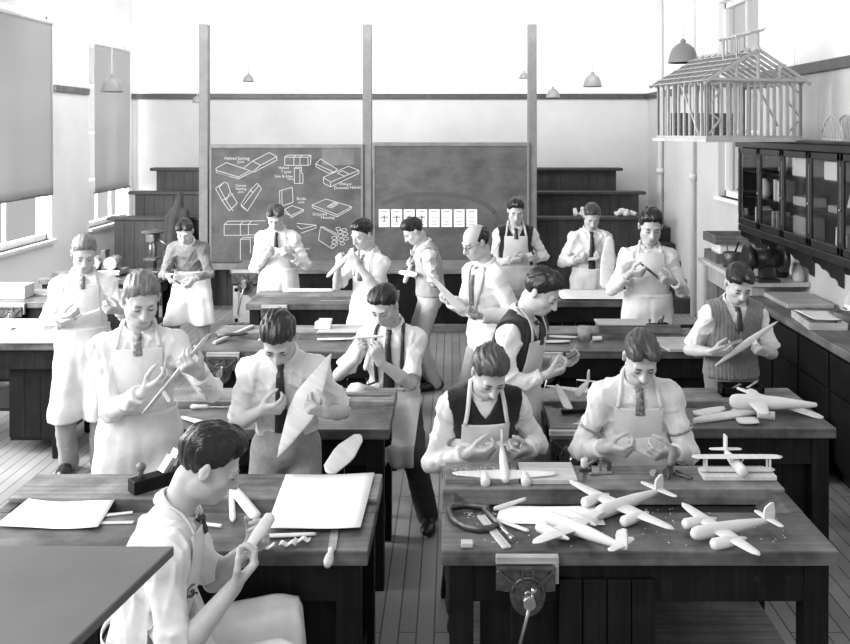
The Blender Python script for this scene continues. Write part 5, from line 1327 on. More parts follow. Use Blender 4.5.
for x in (-0.1, 0.08): MB().tube([(x, -0.1, 0.12), (x, 0.1, 0.12)], 0.07, 18).build('drum', STEEL, T)
MB().b2((-0.03, -0.06, 0.05), (0.02, 0.06, 0.26)).build('upright', IRON, T, bevel=0.006)
# coat on a hook at the gallery corner
T = thing('hanging_coat', 'dark coat hanging from a peg beside the tall post', 'coat', (-3.66, 12.07, 0.62))
cf = Field((-0.32, -0.14, -0.05), (0.32, 0.16, 1.0), 0.012)
cf.cap((0, 0.02, 0.90), (-0.02, 0.0, 0.62), 0.035, 0.10, 0.03); cf.cap((-0.05, 0, 0.66), (-0.08, 0, 0.0), 0.09, 0.13, 0.04); cf.cap((0.05, 0.0, 0.66), (0.12, 0, 0.1), 0.08, 0.11, 0.04); cf.cap((-0.12, -0.02, 0.62), (-0.16, -0.03, 0.2), 0.05, 0.05, 0.01)
X, Y, Z = cf.grid(); cf.f = cf.f + (0.02 * np.sin(X * 48 + 2 * np.sin(Z * 5)) * np.clip(1.0 - Z, 0, 1)).astype(f32)
cf.below((-Z + 0 * X + 0 * Y).astype(f32), 0.004)
V, Q = cf.surf(); np_mesh('coat_cloth', V, Q, mat('dark_overcoat', 0.05, 0.9, 0.01, 30), T)
MB().tube([(0, 0.20, 0.93), (0, 0.0, 0.93), (0, -0.015, 0.96)], 0.008, 8).build('peg', IRON, T)
# rag heap and knob on the gallery
cf = Field((-0.3, -0.12, -0.03), (0.3, 0.14, 0.16), 0.010)
for i in range(9): a = rng.uniform(-0.2, 0.2); cf.cap((a, rng.uniform(-0.05, 0.05), 0.03), (a + rng.uniform(-0.08, 0.08), rng.uniform(-0.05, 0.05), rng.uniform(0.03, 0.11)), 0.035, 0.03, 0.02)
X, Y, Z = cf.grid(); cf.f = cf.f + wob(X, Y, Z, 5, 0.012, 0.06); cf.below((-Z + 0 * X + 0 * Y).astype(f32), 0.003); V, Q = cf.surf()
o = np_mesh('rag_bundle', V, Q, mat('grey_rag', 0.45, 0.95, 0.08, 20), None); o.location = (2.45, 12.40, 1.216); tag(o, 'crumpled pale rag bundle lying on the gallery ledge', 'rag')
cf = Field((-0.2, -0.12, -0.03), (0.2, 0.14, 0.16), 0.010)
for i in range(5): a = rng.uniform(-0.1, 0.1); cf.cap((a, 0, 0.03), (a + rng.uniform(-0.05, 0.05), 0.02, rng.uniform(0.03, 0.10)), 0.035, 0.03, 0.02)
X, Y, Z = cf.grid(); cf.f = cf.f + wob(X, Y, Z, 8, 0.012, 0.06); cf.below((-Z + 0 * X + 0 * Y).astype(f32), 0.003); V, Q = cf.surf()
o = np_mesh('rag_bundle', V, Q, MATS['grey_rag'], None); o.location = (1.78, 12.40, 1.216); tag(o, 'smaller grey rag on the gallery ledge behind the youth with dark tie', 'rag')
T = thing('wall_tap', 'small white fitting on the boarded gallery front near the post', 'fitting', (1.21, 12.29, 0.80)); MB().lathe([(0.05, 0), (0.05, 0.02), (0.02, 0.03), (0.02, 0.06)], 16, 0, Matrix.Rotation(PI / 2, 4, 'X')).build('rose', FRAMEW, T); MB().tube([(0, -0.05, 0), (0.0, -0.07, -0.03)], 0.016, 8).build('spout', FRAMEW, T)
# ------------------------------------------------------------------ right-hand side: counters, cabinet, house frame
T = thing('side_counter', 'pale side counter with panelled end beneath the glazed cabinet', 'counter', (2.86, 8.70, 0))
MB().b2((-0.27, -0.80, 1.02), (0.285, 0.78, 1.06)).build('top', mat('scrubbed_pine', 0.55, 0.5, 0.06, 4, grain=(1, 40, 0.2)), T, bevel=0.005)
MB().b2((-0.22, 0.66, 0), (-0.10, 0.75, 1.02)).build('leg', PALEV, T, bevel=0.004); MB().b2((-0.22, -0.76, 0), (-0.10, -0.68, 1.02)).build('leg', PALEV, T, bevel=0.004)
MB().b2((-0.20, -0.70, 0.84), (-0.17, 0.70, 1.02)).build('front_rail', PALEV, T); MB().b2((-0.10, 0.68, 0.0), (0.28, 0.72, 1.02)).build('end_panel', PALEV, T)
T = thing('metalwork_bench', 'long dark metalwork bench running along the wall below the cabinet', 'bench', (2.86, 6.55, 0))
MB().b2((-0.28, -1.50, 0.89), (0.285, 1.34, 0.95)).build('top', mat('oily_bench_top', 0.07, 0.45, 0, 4, g2=0.22, detail=8, grain=(1, 45, 0.35)), T, bevel=0.006)
m = planks(MB(), -1.45, 1.30, 0, 0.12, 0.89, 0.35); 
o = MB(); o.b2((-0.24, -1.46, 0.1), (0.28, 1.30, 0.89)); o.b2((-0.20, -1.44, 0.0), (0.28, 1.28, 0.1)); o.build('carcass', DARKW, T)
for i in range(5):
    y0 = -1.44 + i * 0.55; MB().b2((-0.262, y0 + 0.01, 0.62), (-0.24, y0 + 0.53, 0.86)).build('drawer', DARKW, T, bevel=0.004); MB().b2((-0.262, y0 + 0.01, 0.14), (-0.24, y0 + 0.53, 0.60)).build('cupboard_door', DARKW, T, bevel=0.004)
CAB = mat('dark_polished_mahogany', 0.018, 0.3, 0.006, 5, grain=(2, 50, 0.4), spec=0.5)
CX0, CX1, CY0, CY1, CZ0, CZ1 = 2.88, WX1 - 0.005, 6.05, 9.0, 1.42, 2.29
T = thing('glazed_cabinet', 'dark glazed wall cabinet with a row of doors above the counters', 'cabinet', (CX0, CY0, CZ0)); D_, W_, H_ = CX1 - CX0, CY1 - CY0, CZ1 - CZ0
m = MB(); m.b2((0, 0, 0), (D_, W_, 0.03)); m.b2((0, 0, H_ - 0.03), (D_, W_, H_)); m.b2((D_ - 0.015, 0, 0), (D_, W_, H_)); m.b2((0.022, 0, 0), (D_, 0.025, H_)); m.b2((0.022, W_ - 0.025, 0), (D_, W_, H_))
m.build('carcass', CAB, T)
m = MB(); m.b2((-0.04, -0.03, H_ - 0.06), (D_, W_ + 0.03, H_)); m.b2((-0.06, -0.05, H_), (D_, W_ + 0.05, H_ + 0.025)); m.b2((-0.02, 0, -0.02), (D_, W_, 0.045)); m.build('cornice', CAB, T, bevel=0.006)
for z in (0.32, 0.57): MB().b2((0.035, 0.025, z), (D_ - 0.015, W_ - 0.025, z + 0.014)).build('shelf', CAB, T)
CGL = glass_mat('cabinet_glass', 0.13)
nD = 5; dw = W_ / nD
for i in range(nD):
    y0 = i * dw
    Dn = bpy.data.objects.new('door', None); COL.objects.link(Dn); Dn.parent = T; Dn.location = (-0.018, y0, 0.05)
    h = H_ - 0.115; m = MB(); a = 0.055
    m.b2((0, 0.004, 0), (0.022, a, h)); m.b2((0, dw - a, 0), (0.022, dw - 0.004, h)); m.b2((0, 0.004, 0), (0.022, dw, a * 1.1)); m.b2((0, 0.004, h - a), (0.022, dw, h)); m.build('door_frame', CAB, Dn, bevel=0.004)
    MB().b2((0.009, a, a), (0.012, dw - a, h - a)).build('door_pane', CGL, Dn)
    MB().lathe([(0.008, 0), (0.006, 0.01), (0.012, 0.02), (0.004, 0.026)], 12, 0, Matrix.Translation((0, dw - 0.03, h * 0.45)) @ Matrix.Rotation(-PI / 2, 4, 'Y')).build('knob', STEEL, Dn)
    MB().b2((0.005, dw - 0.016, 0.1), (-0.004, dw - 0.008, h - 0.1)).build('astragal', STEEL, Dn)
prof = [(0.0, 0.0), (0.0, -0.05), (0.02, -0.07), (0.05, -0.075), (0.075, -0.095), (0.09, -0.125), (0.12, -0.135), (0.145, -0.16), (0.16, -0.195), (0.19, -0.205), (0.215, -0.23), (0.225, -0.27), (0.262, -0.29), (0.262, 0.0)]
for i in range(nD + 1):
    y = min(max(i * dw - 0.015, 0.0), W_ - 0.03)
    m = MB(); m.prism([(x, z * 0.95) for x, z in prof], 0.028, 0, Matrix.Translation((0.004, y + 0.028, -0.02)) @ Matrix.Rotation(PI / 2, 4, 'X')); m.build('bracket', CAB, T)
# things kept in the cabinet
kz = (CZ0 + 0.031, CZ0 + 0.335, CZ0 + 0.585)
GREYS = [mat(f'cabinet_cloth_{i}', g, 0.7, 0.03, 20) for i, g in enumerate((0.75, 0.45, 0.15, 0.30))]
def cab_book(y, sh, h, t, g, lean=0.0, lab=''):
    o = MB().b2((-0.06, -t / 2, 0), (0.06, t / 2, h), 0).b2((-0.055, -t / 2 + 0.003, 0.002), (0.062, t / 2 - 0.003, h - 0.003), 1).build('book', [GREYS[g], PAPER]); o.location = (CX0 + 0.13, y, kz[sh] + abs(lean) * t * 0.5 + 0.001); o.rotation_euler = (lean, 0, 0)
    return tag(o, lab, 'book', 'books in the glazed cabinet')
k = 0
for (y, sh, h, t, g, ln) in ((8.75, 0, 0.20, 0.03, 0, 0.05), (8.70, 0, 0.21, 0.03, 1, 0.0), (8.65, 0, 0.19, 0.025, 0, -0.04), (8.60, 0, 0.18, 0.03, 2, 0.0), (8.30, 0, 0.20, 0.03, 1, 0.08), (8.24, 0, 0.19, 0.03, 2, 0), (8.18, 0, 0.20, 0.03, 3, 0), (8.12, 0, 0.17, 0.04, 2, 0), (8.24, 1, 0.19, 0.035, 0, 0), (8.19, 1, 0.19, 0.03, 1, 0), (8.14, 1, 0.18, 0.04, 0, 0), (8.08, 1, 0.19, 0.03, 3, 0), (6.92, 0, 0.20, 0.03, 0, 0.1), (6.85, 0, 0.22, 0.03, 1, 0.0), (6.78, 0, 0.21, 0.04, 0, -0.1)):
    cab_book(y, sh, h, t, g, ln, f'{("white", "grey", "dark", "mid grey")[g]} book on {("the bottom", "the middle")[sh]} shelf of the glazed cabinet, {("first", "second", "third", "fourth", "fifth", "sixth", "seventh", "eighth", "ninth", "tenth", "eleventh", "twelfth", "thirteenth", "fourteenth", "fifteenth")[k]} from far end'); k += 1
for (y, sh, a, b, lab) in ((8.22, 2, -0.13, 0.22, 'pale roll of paper leaning on the top shelf of the cabinet'), (8.12, 2, -0.10, 0.21, 'second roll of paper leaning on the top shelf of the cabinet'), (6.80, 1, -0.10, 0.20, 'white wooden rod leaning in the cabinet door nearest the truss'), (6.55, 1, -0.12, 0.20, 'white wooden batten leaning at the near end of the cabinet')):
    o = MB().bar((0, 0, 0.0), (0, a, b), 0.05, 0.035, up=(1, 0, 0)).build('paper_roll', GREYS[0], bevel=0.012); o.location = (CX0 + 0.12, y, kz[sh] + 0.018); tag(o, lab, 'roll', 'rolls and rods in the cabinet')
for (y, sh, w_, h, g, lab) in ((7.60, 2, 0.38, 0.16, 0, 'bundle of white papers on the top shelf of the cabinet'), (6.95, 2, 0.34, 0.15, 0, 'second bundle of white papers at the near end of the top shelf'), (7.60, 1, 0.34, 0.08, 1, 'grey box on the middle shelf of the cabinet'), (6.90, 1, 0.30, 0.06, 3, 'low dark tray on the middle shelf beside the white rod'), (7.62, 0, 0.30, 0.22, 3, 'grey framed panel on the bottom shelf of the cabinet'), (6.70, 0, 0.14, 0.17, 1, 'round-topped grey model on the bottom shelf of the cabinet')):
    box_thing('stored_box', lab, 'box', (CX0 + 0.06, y - w_ / 2, kz[sh] + 0.001), (CX0 + 0.22, y + w_ / 2, kz[sh] + h), GREYS[g], 0.012, 'boxes in the cabinet')
o = MB().lathe([(0.05, 0), (0.06, 0.03), (0.06, 0.13), (0.03, 0.16), (0.02, 0.18), (0.0, 0.18)], 18).build('storage_jar', GREYS[0]); o.location = (CX0 + 0.12, 8.62, kz[1] + 0.001); tag(o, 'white stoneware jar on the middle shelf of the cabinet', 'jar')
o = MB().lathe([(0.02, 0), (0.05, 0.02), (0.015, 0.06), (0.012, 0.12), (0.03, 0.14), (0.0, 0.15)], 16).build('trophy', STEEL); o.location = (CX0 + 0.10, 7.48, kz[1] + 0.082); tag(o, 'small dark stand on the grey box in the cabinet', 'stand')
# things on the counters
CT, MT = 1.061, 0.951
def tray(label, loc, w, d, h, mt, rz=0.0, group='wooden trays'):
    T = thing('wooden_tray', label, 'tray', loc, rz, group); MB().b2((-w / 2, -d / 2, 0), (w / 2, d / 2, 0.012)).build('base', mt, T)
    for q in (-1, 1): MB().b2((q * w / 2 - 0.008, -d / 2, 0.0), (q * w / 2 + 0.008, d / 2, h)).build('side', mt, T); MB().b2((-w / 2, q * d / 2 - 0.008, 0), (w / 2, q * d / 2 + 0.008, h)).build('side', mt, T)
    return T
tray('shallow wooden tray lying on the side counter', (2.83, 9.22, CT), 0.36, 0.42, 0.10, MIDW)
box_thing('paper_stack', 'stack of white paper between two wooden trays', 'paper', (2.70, 9.06, CT + 0.012 + 0.03 * 0), (2.96, 9.38, CT + 0.19), PAPER)
tray('shallow wooden tray on top of the paper stack', (2.83, 9.22, CT + 0.191), 0.38, 0.44, 0.09, MIDW)
T = thing('bench_grinder', 'round black iron grinder on the side counter behind the knitted pullover', 'grinder', (2.78, 7.98, CT))
MB().b2((-0.10, -0.10, 0), (0.10, 0.10, 0.03)).b2((-0.05, -0.06, 0.03), (0.05, 0.06, 0.14)).build('base', BLACKM, T, bevel=0.008); MB().tube([(-0.10, 0, 0.20), (0.10, 0, 0.20)], 0.09, 22).build('motor', BLACKM, T)
for q in (-1, 1): MB().tube([(q * 0.13, 0, 0.20), (q * 0.18, 0, 0.20)], 0.12, 26).build('wheel_guard', BLACKM, T)
T = thing('glue_pot', 'black iron pot with a wire handle on the side counter', 'pot', (2.99, 8.22, CT)); MB().lathe([(0.07, 0), (0.085, 0.02), (0.09, 0.14), (0.08, 0.15), (0.075, 0.13), (0.07, 0.02), (0, 0.02)], 22).build('pot', BLACKM, T)
MB().tube([(-0.085, 0, 0.13), (-0.07, 0, 0.22), (0.0, 0, 0.27), (0.07, 0, 0.22), (0.085, 0, 0.13)], 0.005, 8).build('handle', IRON, T); MB().tube([(0.02, 0, 0.1), (0.08, -0.02, 0.26)], 0.008, 8).build('brush', MIDW, T)
T = thing('paint_kettle', 'dark lidded can on the counter in front of the wooden trays', 'can', (2.74, 8.80, CT)); MB().lathe([(0.09, 0), (0.09, 0.14), (0.085, 0.145), (0.085, 0.14), (0.0, 0.14)], 22).build('can', IRON, T); MB().tube([(0.02, 0.0, 0.12), (0.07, 0.02, 0.24)], 0.01, 8).build('brush', DARKW, T); MB().tube([(-0.03, 0.02, 0.12), (-0.05, 0.03, 0.22)], 0.008, 8).build('stick', MIDW, T)
T = thing('glass_jar', 'small pale jar by the wall bracket', 'jar', (3.07, 7.98, CT)); MB().lathe([(0.045, 0), (0.05, 0.01), (0.05, 0.10), (0.035, 0.12), (0.035, 0.14), (0.0, 0.14)], 18).build('jar', WALLLOW, T); MB().lathe([(0.038, 0.135), (0.038, 0.155), (0, 0.157)], 18).build('lid', STEEL, T)
box_thing('drawing_board', 'pale thick drawing board lying on the metalwork bench', 'board', (2.72, 7.30, MT), (3.10, 7.86, MT + 0.035), LIGHTW)
T = thing('glue_bottle', 'clear bottle with a printed label standing by the wall', 'bottle', (3.05, 6.85, MT)); MB().lathe([(0.055, 0), (0.06, 0.01), (0.06, 0.15), (0.05, 0.18), (0.022, 0.20), (0.022, 0.235), (0.0, 0.235)], 22).build('bottle', WALLLOW, T)
m = MB(); m.lathe([(0.0605, 0.04), (0.0612, 0.042), (0.0612, 0.12), (0.0605, 0.122)], 22); m.build('paper_label', PAPER, T); m = MB(); m.b2((-0.064, -0.03, 0.085), (-0.0615, 0.02, 0.10)); m.b2((-0.064, -0.02, 0.06), (-0.0615, 0.025, 0.072)); m.build('label_print', INK, T); MB().tube([(0, 0, 0.235), (0, 0, 0.255)], 0.02, 12).build('stopper', LIGHTW, T)
for y, x, lab in ((6.72, 2.93, 'low open tin on the metalwork bench in front of the bottle'), (6.55, 3.04, 'second low tin on the metalwork bench close to the wall')):
    o = MB().lathe([(0.07, 0), (0.072, 0.005), (0.072, 0.09), (0.068, 0.09), (0.068, 0.01), (0, 0.01)], 22).build('open_tin', MIDW); o.location = (x, y, MT); tag(o, lab, 'tin')
tray('flat box of papers at the front of the metalwork bench', (2.75, 6.75, MT), 0.26, 0.46, 0.05, LIGHTW, -0.1)
slab('loose white paper on the flat box of papers', 'loose_paper', 'paper', [(2.64, 6.95, MT + 0.056), (2.88, 6.90, MT + 0.056), (2.85, 6.58, MT + 0.056), (2.66, 6.60, MT + 0.056)], 0, 0.0015, PAPER, curl=0.006)
slab('white sheet of paper near the wall end of the metalwork bench', 'loose_paper', 'paper', [(2.88, 6.48, MT + 0.002), (3.12, 6.46, MT + 0.002), (3.08, 6.05, MT + 0.002), (2.80, 6.10, MT + 0.002)], 0, 0.0015, PAPER, curl=0.008)
board('dark wooden wedge lying across the metalwork bench', 'wood_strip', 'wooden part', (2.86, 7.25, MT), (2.93, 6.62, MT), 0.07, 0.02, MIDW)
box_thing('tool_case', 'dark box low down at the end of the metalwork bench', 'box', (2.30, 6.10, 0.0), (2.55, 6.90, 0.42), DARKW)
# model house frame
TIMB = mat('model_framing_pine', 0.42, 0.6, 0.05, 12)
T = thing('model_house_frame', 'timber framework model of a gabled house above the glazed cabinet', 'model house', P(707.5, 138.5, 7.2), math.radians(15))
gw, sl, eh, rh = 0.86, 0.82, 0.475, 0.72
MB().b2((-0.04, -0.04, -0.03), (gw + 0.04, sl + 0.04, 0.0)).build('base_board', LIGHTW, T, bevel=0.003)
def wall_frame(a, b, n, door=None, braces=()):
    m = MB(); a, b = Vector(a), Vector(b)
    for z in (0.01, eh - 0.01): m.bar(a + Vector((0, 0, z)), b + Vector((0, 0, z)), 0.024, 0.020)
    for i in range(n + 1):
        t = i / n
        if door and door[0] < t < door[1]: continue
        p = a.lerp(b, t); m.bar(p, p + Vector((0, 0, eh)), 0.018, 0.018, up=(b - a))
    for t0, z0, t1, z1 in braces: m.bar(a.lerp(b, t0) + Vector((0, 0, z0)), a.lerp(b, t1) + Vector((0, 0, z1)), 0.016, 0.012, up=(0, 0, 1))
    m.build('wall_frame', TIMB, T)
wall_frame((0, 0, 0), (0, sl, 0), 9, None, ((0.15, 0.02, 0.5, 0.45),))
wall_frame((0, 0, 0), (gw, 0, 0), 14, (0.05, 0.13), ((0.0, 0.02, 0.14, 0.16), (0.0, 0.22, 0.14, 0.14), (0.0, 0.24, 0.14, 0.40), (0.0, 0.46, 0.14, 0.36), (0.86, 0.04, 1.0, 0.16), (0.86, 0.30, 1.0, 0.17), (0.86, 0.46, 1.0, 0.36), (0.55, 0.40, 0.75, 0.1)))
wall_frame((gw, 0, 0), (gw, sl, 0), 9); wall_frame((0, sl, 0), (gw, sl, 0), 10, (0.35, 0.6))
wall_frame((0.30, 0.02, 0), (0.30, sl - 0.02, 0), 6)
m = MB(); m.b2((0.12, sl - 0.012, 0.02), (0.46, sl - 0.004, 0.22)); m.b2((0.46, sl - 0.012, 0.02), (0.74, sl - 0.004, 0.22)); m.build('boarded_infill', MIDW, T)
m = MB(); ov = 0.05
for i in range(10):
    y = -ov + (sl + 2 * ov) * i / 9; ap_ = Vector((gw / 2, y, rh))
    for x in (-0.06, gw + 0.06): m.bar((x, y, eh - 0.03), ap_, 0.016, 0.024)
    m.bar((0, y, eh), (gw, y, eh), 0.014, 0.02)
    if i in (0, 3, 6, 9): m.bar((gw / 2, y, eh), ap_, 0.02, 0.016, up=(1, 0, 0)); m.bar((gw * 0.27, y, eh), (gw * 0.27, y, eh + 0.12), 0.014, 0.014, up=(1, 0, 0)); m.bar((gw * 0.73, y, eh), (gw * 0.73, y, eh + 0.12), 0.014, 0.014, up=(1, 0, 0))
m.bar((gw / 2, -ov - 0.02, rh + 0.005), (gw / 2, sl + ov + 0.02, rh + 0.005), 0.016, 0.03); m.build('roof_frame', TIMB, T)
m = MB()
for q in (0, 1):
    for j in range(7 if q == 0 else 3):
        t = j / 6 if q == 0 else j / 2; x0 = -0.06 if q == 0 else gw + 0.06; p = Vector((x0, 0, eh - 0.012)).lerp(Vector((gw / 2, 0, rh + 0.018)), t)
        m.bar((p.x, -ov - 0.01, p.z), (p.x, sl + ov + 0.01, p.z), 0.028 if q == 0 else 0.014, 0.006)
m.build('roof_batten', TIMB, T)
m = MB(); a0 = Vector((gw / 2 - 0.16, 0.30, rh - 0.06)); 
for (x, y) in ((-0.10, 0.10), (-0.10, 0.30), (0.10, 0.10), (0.10, 0.30)): m.bar((gw / 2 + x, y, rh - 0.07), (gw / 2 + x, y, rh + (0.11 if x < 0 else 0.16)), 0.014, 0.014, up=(1, 0, 0))
for y in (0.07, 0.13, 0.19, 0.25, 0.32): m.bar((gw / 2 - 0.13, y, rh + 0.10), (gw / 2 + 0.13, y, rh + 0.17), 0.014, 0.012); m.bar((gw / 2 - 0.10, y, rh - 0.03), (gw / 2 - 0.10, y, rh + 0.11), 0.010, 0.010, up=(1, 0, 0))
for t in (0, 0.5, 1): m.bar((gw / 2 - 0.13 + 0.26 * t, 0.05, rh + 0.112 + 0.07 * t), (gw / 2 - 0.13 + 0.26 * t, 0.34, rh + 0.112 + 0.07 * t), 0.014, 0.010)
m.build('ridge_ventilator', TIMB, T)
for x, y in ((0.02, 0.05), (gw - 0.02, 0.05), (0.02, sl - 0.05), (gw - 0.02, sl - 0.05)): MB().tube([(x, y, 0), (x + (0.43 - x) * 0.0, y, 5.02 - T.location.z)], 0.0012, 5).build('hanging_wire', STEEL, T)
# truss model on the cabinet
T = thing('model_truss', 'small white lattice truss model on top of the cabinet', 'model bridge', (2.92, 6.72, CZ1 + 0.026), math.radians(82))
for y in (0.0, -0.10):
    m = MB(); n = 8; pb = [Vector((i * 0.075, y, 0.01)) for i in range(n + 1)]; pt_ = [Vector((i * 0.075, y, 0.03 + 0.17 * math.sin(PI * (i + 0.6) / (n + 1.2)))) for i in range(n + 1)]
    for i in range(n): m.bar(pb[i], pb[i + 1], 0.012, 0.012); m.bar(pt_[i], pt_[i + 1], 0.012, 0.012); m.bar(pb[i], pt_[i + 1], 0.008, 0.008)
    for i in range(n + 1): m.bar(pb[i], pt_[i], 0.008, 0.008, up=(1, 0, 0))
    m.build('truss_side', TIMB, T)
MB().b2((0, -0.10, 0.0), (0.6, 0.0, 0.008)).build('deck', TIMB, T)
# ------------------------------------------------------------------ the people and what they hold
def hnd(r, l, **kw):
    o = {'r': dict(at=P(*r)), 'l': dict(at=P(*l))}
    for k, v in kw.items():
        o[k[0]][k[2:]] = v
    return o
def held(label, a, b, D, w0, w1, t=0.012, up=(0, -1, 0.3), name='wing_blank', cat='wooden part', m_=None, wm=None, dD=0.0):
    return blank(label, P(a[0], a[1], D + dD), P(b[0], b[1], D - dD), w0, w1, t, up, name, cat, m_, 'pieces held in the hands', wm)
def knife(label, a, b, D, name='whittling_knife', dD=0.0, blade=0.45):
    a, b = P(a[0], a[1], D + dD), P(b[0], b[1], D - dD); T = thing(name, label, 'knife' if 'knife' in name else 'file', a, 0, 'hand tools held by the youths')
    u = b - a; MB().tube([u * 0, u * 0.05, u * (1 - blade)], [0.006, 0.011, 0.009], 10).build('handle', MIDW if 'knife' in name else BALSA, T); MB().bar(u * (1 - blade), u, 0.016, 0.003, up=(0, -1, 0.2)).build('blade', STEEL, T); return T
D_ = lambda i: (i['l'].y + i['r'].y) / 2
# seated carver at the near bench
i = person('seated youth in rolled white sleeves carving a fuselage, back half turned, G. on the bib', (-1.04, 3.03), 1.72, 1.76, lean=0.22, hp=0.52, hy=0.10, seat=0.50, hands=hnd((247, 560, 2.93), (258, 535, 3.12), r_palm=(0.3, 0.3, 0.9), l_palm=(0, 0.5, -0.2), r_pole=(-0.3, 0.3, -1)),
           feet=dict(l=(0.10, -0.38, 0.10), r=(-0.10, -0.40, 0.10)), hair=HAIRB, hair_style='full', sleeve=-0.12, tie=TIED, letter='G.', seed=11, bib_h=0.33, apron_len=0.30, trousers=TROUSD, res=0.9, head_s=1.06)
held('white carved fuselage held up by the seated carver', (249, 549), (272, 514), D_(i) + 0.0, 0.035, 0.038, 0.036, name='fuselage_blank', wm=0.045, dD=-0.03)
knife('whittling knife in the seated carver\'s near hand', (243, 567), (262, 541), D_(i) - 0.03)
# standing youth with the slender wing, front row
i = person('fair standing youth in white apron holding a slender model wing edgewise', (-1.515, 4.36), 0.28, 1.755, lean=0.05, hp=0.50, hy=0.22, hands=hnd((161, 380, 4.07), (187, 361, 4.05), r_dir=(0.6, -0.3, 0.3), l_dir=(-0.5, -0.3, 0.35)), hair=HAIRF, hair_style='back', sleeve=0.82, tie=TIEG, seed=12, bib_h=0.31, apron_len=0.45)
held('slender white model wing slanting across the fair youth\'s apron', (144, 413), (209, 334), D_(i) - 0.0, 0.012, 0.010, 0.05, wm=0.017)
held('short white crosspiece under the slender wing', (163, 391), (170, 402), D_(i) - 0.012, 0.02, 0.02, 0.012, name='wood_strip')
i = person('dark-haired youth without apron, head bowed, holding a broad white wing', (-0.805, 4.37), 0.05, 1.65, lean=0.28, hp=0.85, hands=hnd((278, 404, 4.12), (312, 404, 4.10), r_dir=(0.8, -0.2, 0.1), l_dir=(-0.6, -0.2, 0.35)), hair=HAIRD, hair_style='full', sleeve=-0.10, apron=None, seed=13, trousers=TROUSM)
held('broad white wing slanting before the bowed youth in dark tie', (331, 354), (278, 457), D_(i) - 0.005, 0.016, 0.016, 0.014, wm=0.125)
i = person('seated youth in black pullover working on the three-podded plane', (0.135, 4.50), 0.12, 1.72, lean=0.34, hp=0.72, hy=0.1, seat=0.56, hands=hnd((487, 449, 4.20), (513, 450, 4.22), r_dir=(0.9, -0.3, 0), l_dir=(-0.7, -0.4, 0)), hair=HAIRM, hair_style='full', sleeve=0.86, tie=None, vest=BLACKWOOL, v_depth=0.09, seed=14, bib_h=0.22, bib_w=0.13, trousers=TROUSD, feet=dict(l=(0.13, -0.25, 0.1), r=(-0.13, -0.25, 0.1)), apron_len=0.3)
i = person('seated youth in checked tie and sleeve garters whittling a small white piece', (0.905, 4.52), -0.02, 1.76, lean=0.24, hp=0.66, seat=0.575, hands=hnd((626, 447, 4.16), (655, 450, 4.16), r_dir=(0.8, -0.3, -0.1), l_dir=(-0.8, -0.3, -0.1)), hair=HAIRM, hair_style='middle', sleeve=0.80, tie=TIEG, armbands=True, seed=15, bib_h=0.255, bib_w=0.135, trousers=TROUSD, feet=dict(l=(0.15, -0.25, 0.1), r=(-0.15, -0.25, 0.1)), apron_len=0.3)
held('small white piece between the hands of the youth with checked tie', (634, 449), (656, 456), D_(i) - 0.005, 0.012, 0.03, 0.014, name='wood_strip')
i = person('standing youth in black pullover seen in profile, cupping a small block', (0.325, 4.98), 1.05, 1.68, lean=0.16, hp=0.60, hy=0.05, hands=hnd((560, 366, 4.78), (571, 358, 4.93), r_palm=(0.2, 0.5, 0.6)), hair=HAIRB, hair_style='full', sleeve=0.86, tie=TIED, vest=BLACKWOOL, seed=16, bib_h=0.26, apron=APRONG, apron_len=0.42, trousers=TROUSM)
held('small grey block cupped by the youth in profile', (567, 358), (577, 352), D_(i) + 0.0, 0.03, 0.03, 0.03, name='wood_block', m_=MIDW)
i = person('seated youth in braces sighting along a model fuselage held to the eye', (-0.37, 5.74), -0.16, 1.74, lean=0.12, hp=0.62, hy=-0.25, seat=0.56, hands=hnd((361, 347, 5.42), (374, 350, 5.40), r_palm=(0.5, 0.3, 0.5), l_palm=(-0.5, 0.3, 0.5), r_dir=(0.2, -0.1, 1), l_dir=(-0.2, -0.1, 1), r_pole=(-0.8, 0.2, -0.9), l_pole=(0.5, 0.0, -1)), hair=HAIRD, hair_style='part', sleeve=-0.15, tie=TIED, braces=True, bib=False, seed=17, trousers=TROUSD,
           feet=dict(l=(0.26, -0.22, 0.0), r=(-0.12, -0.30, 0.30)), apron_len=0.12)
held('white fuselage stick held to the eye of the youth in braces', (374, 336), (365, 370), D_(i) - 0.012, 0.018, 0.03, 0.026, name='fuselage_blank', wm=0.034, dD=0.05)
held('white crosspiece on the fuselage stick held to the eye', (352, 338), (384, 336), D_(i) - 0.005, 0.012, 0.012, 0.02, wm=0.02)
i = person('bald master in pale coat and spectacles reading a paper', (0.275, 6.62), -1.0, 1.72, lean=0.06, hp=0.42, hy=-0.05, hands=hnd((446, 298, 6.50), (470, 312, 6.28), r_dir=(0.2, -0.9, 0.2), l_dir=(0, -0.9, 0.2)), hair=HAIRB, bald=True, glasses=True, coat=True, sleeve=0.95, apron=None, tie=TIEG, seed=18, shirt=mat('pale_dust_coat', 0.66, 0.85, 0.03, 12, bump=0.1, bscale=20, spec=0.2), head_s=1.07)
a = i['r']; b = i['l']
slab('white sheet of paper read by the bald master', 'loose_paper', 'paper', [P(424, 272, 6.42), P(436, 280, 6.66), P(468, 310, 6.40), P(458, 314, 6.15)], 0, 0.0015, PAPER, 'sheets held in the hands', curl=0.01)
i = person('youth in black pullover and dark tie standing before the second blackboard', (0.63, 8.98), 0.0, 1.75, lean=0.05, hp=0.45, hands=hnd((521, 258, 8.76), (531, 257, 8.76)), hair=HAIRB, hair_style='full', sleeve=0.86, vest=BLACKWOOL, seed=19, bib_h=0.30, apron=APRONG)
held('small white piece held by the youth before the second blackboard', (518, 255), (532, 254), D_(i) - 0.005, 0.02, 0.02, 0.02, name='wood_strip')
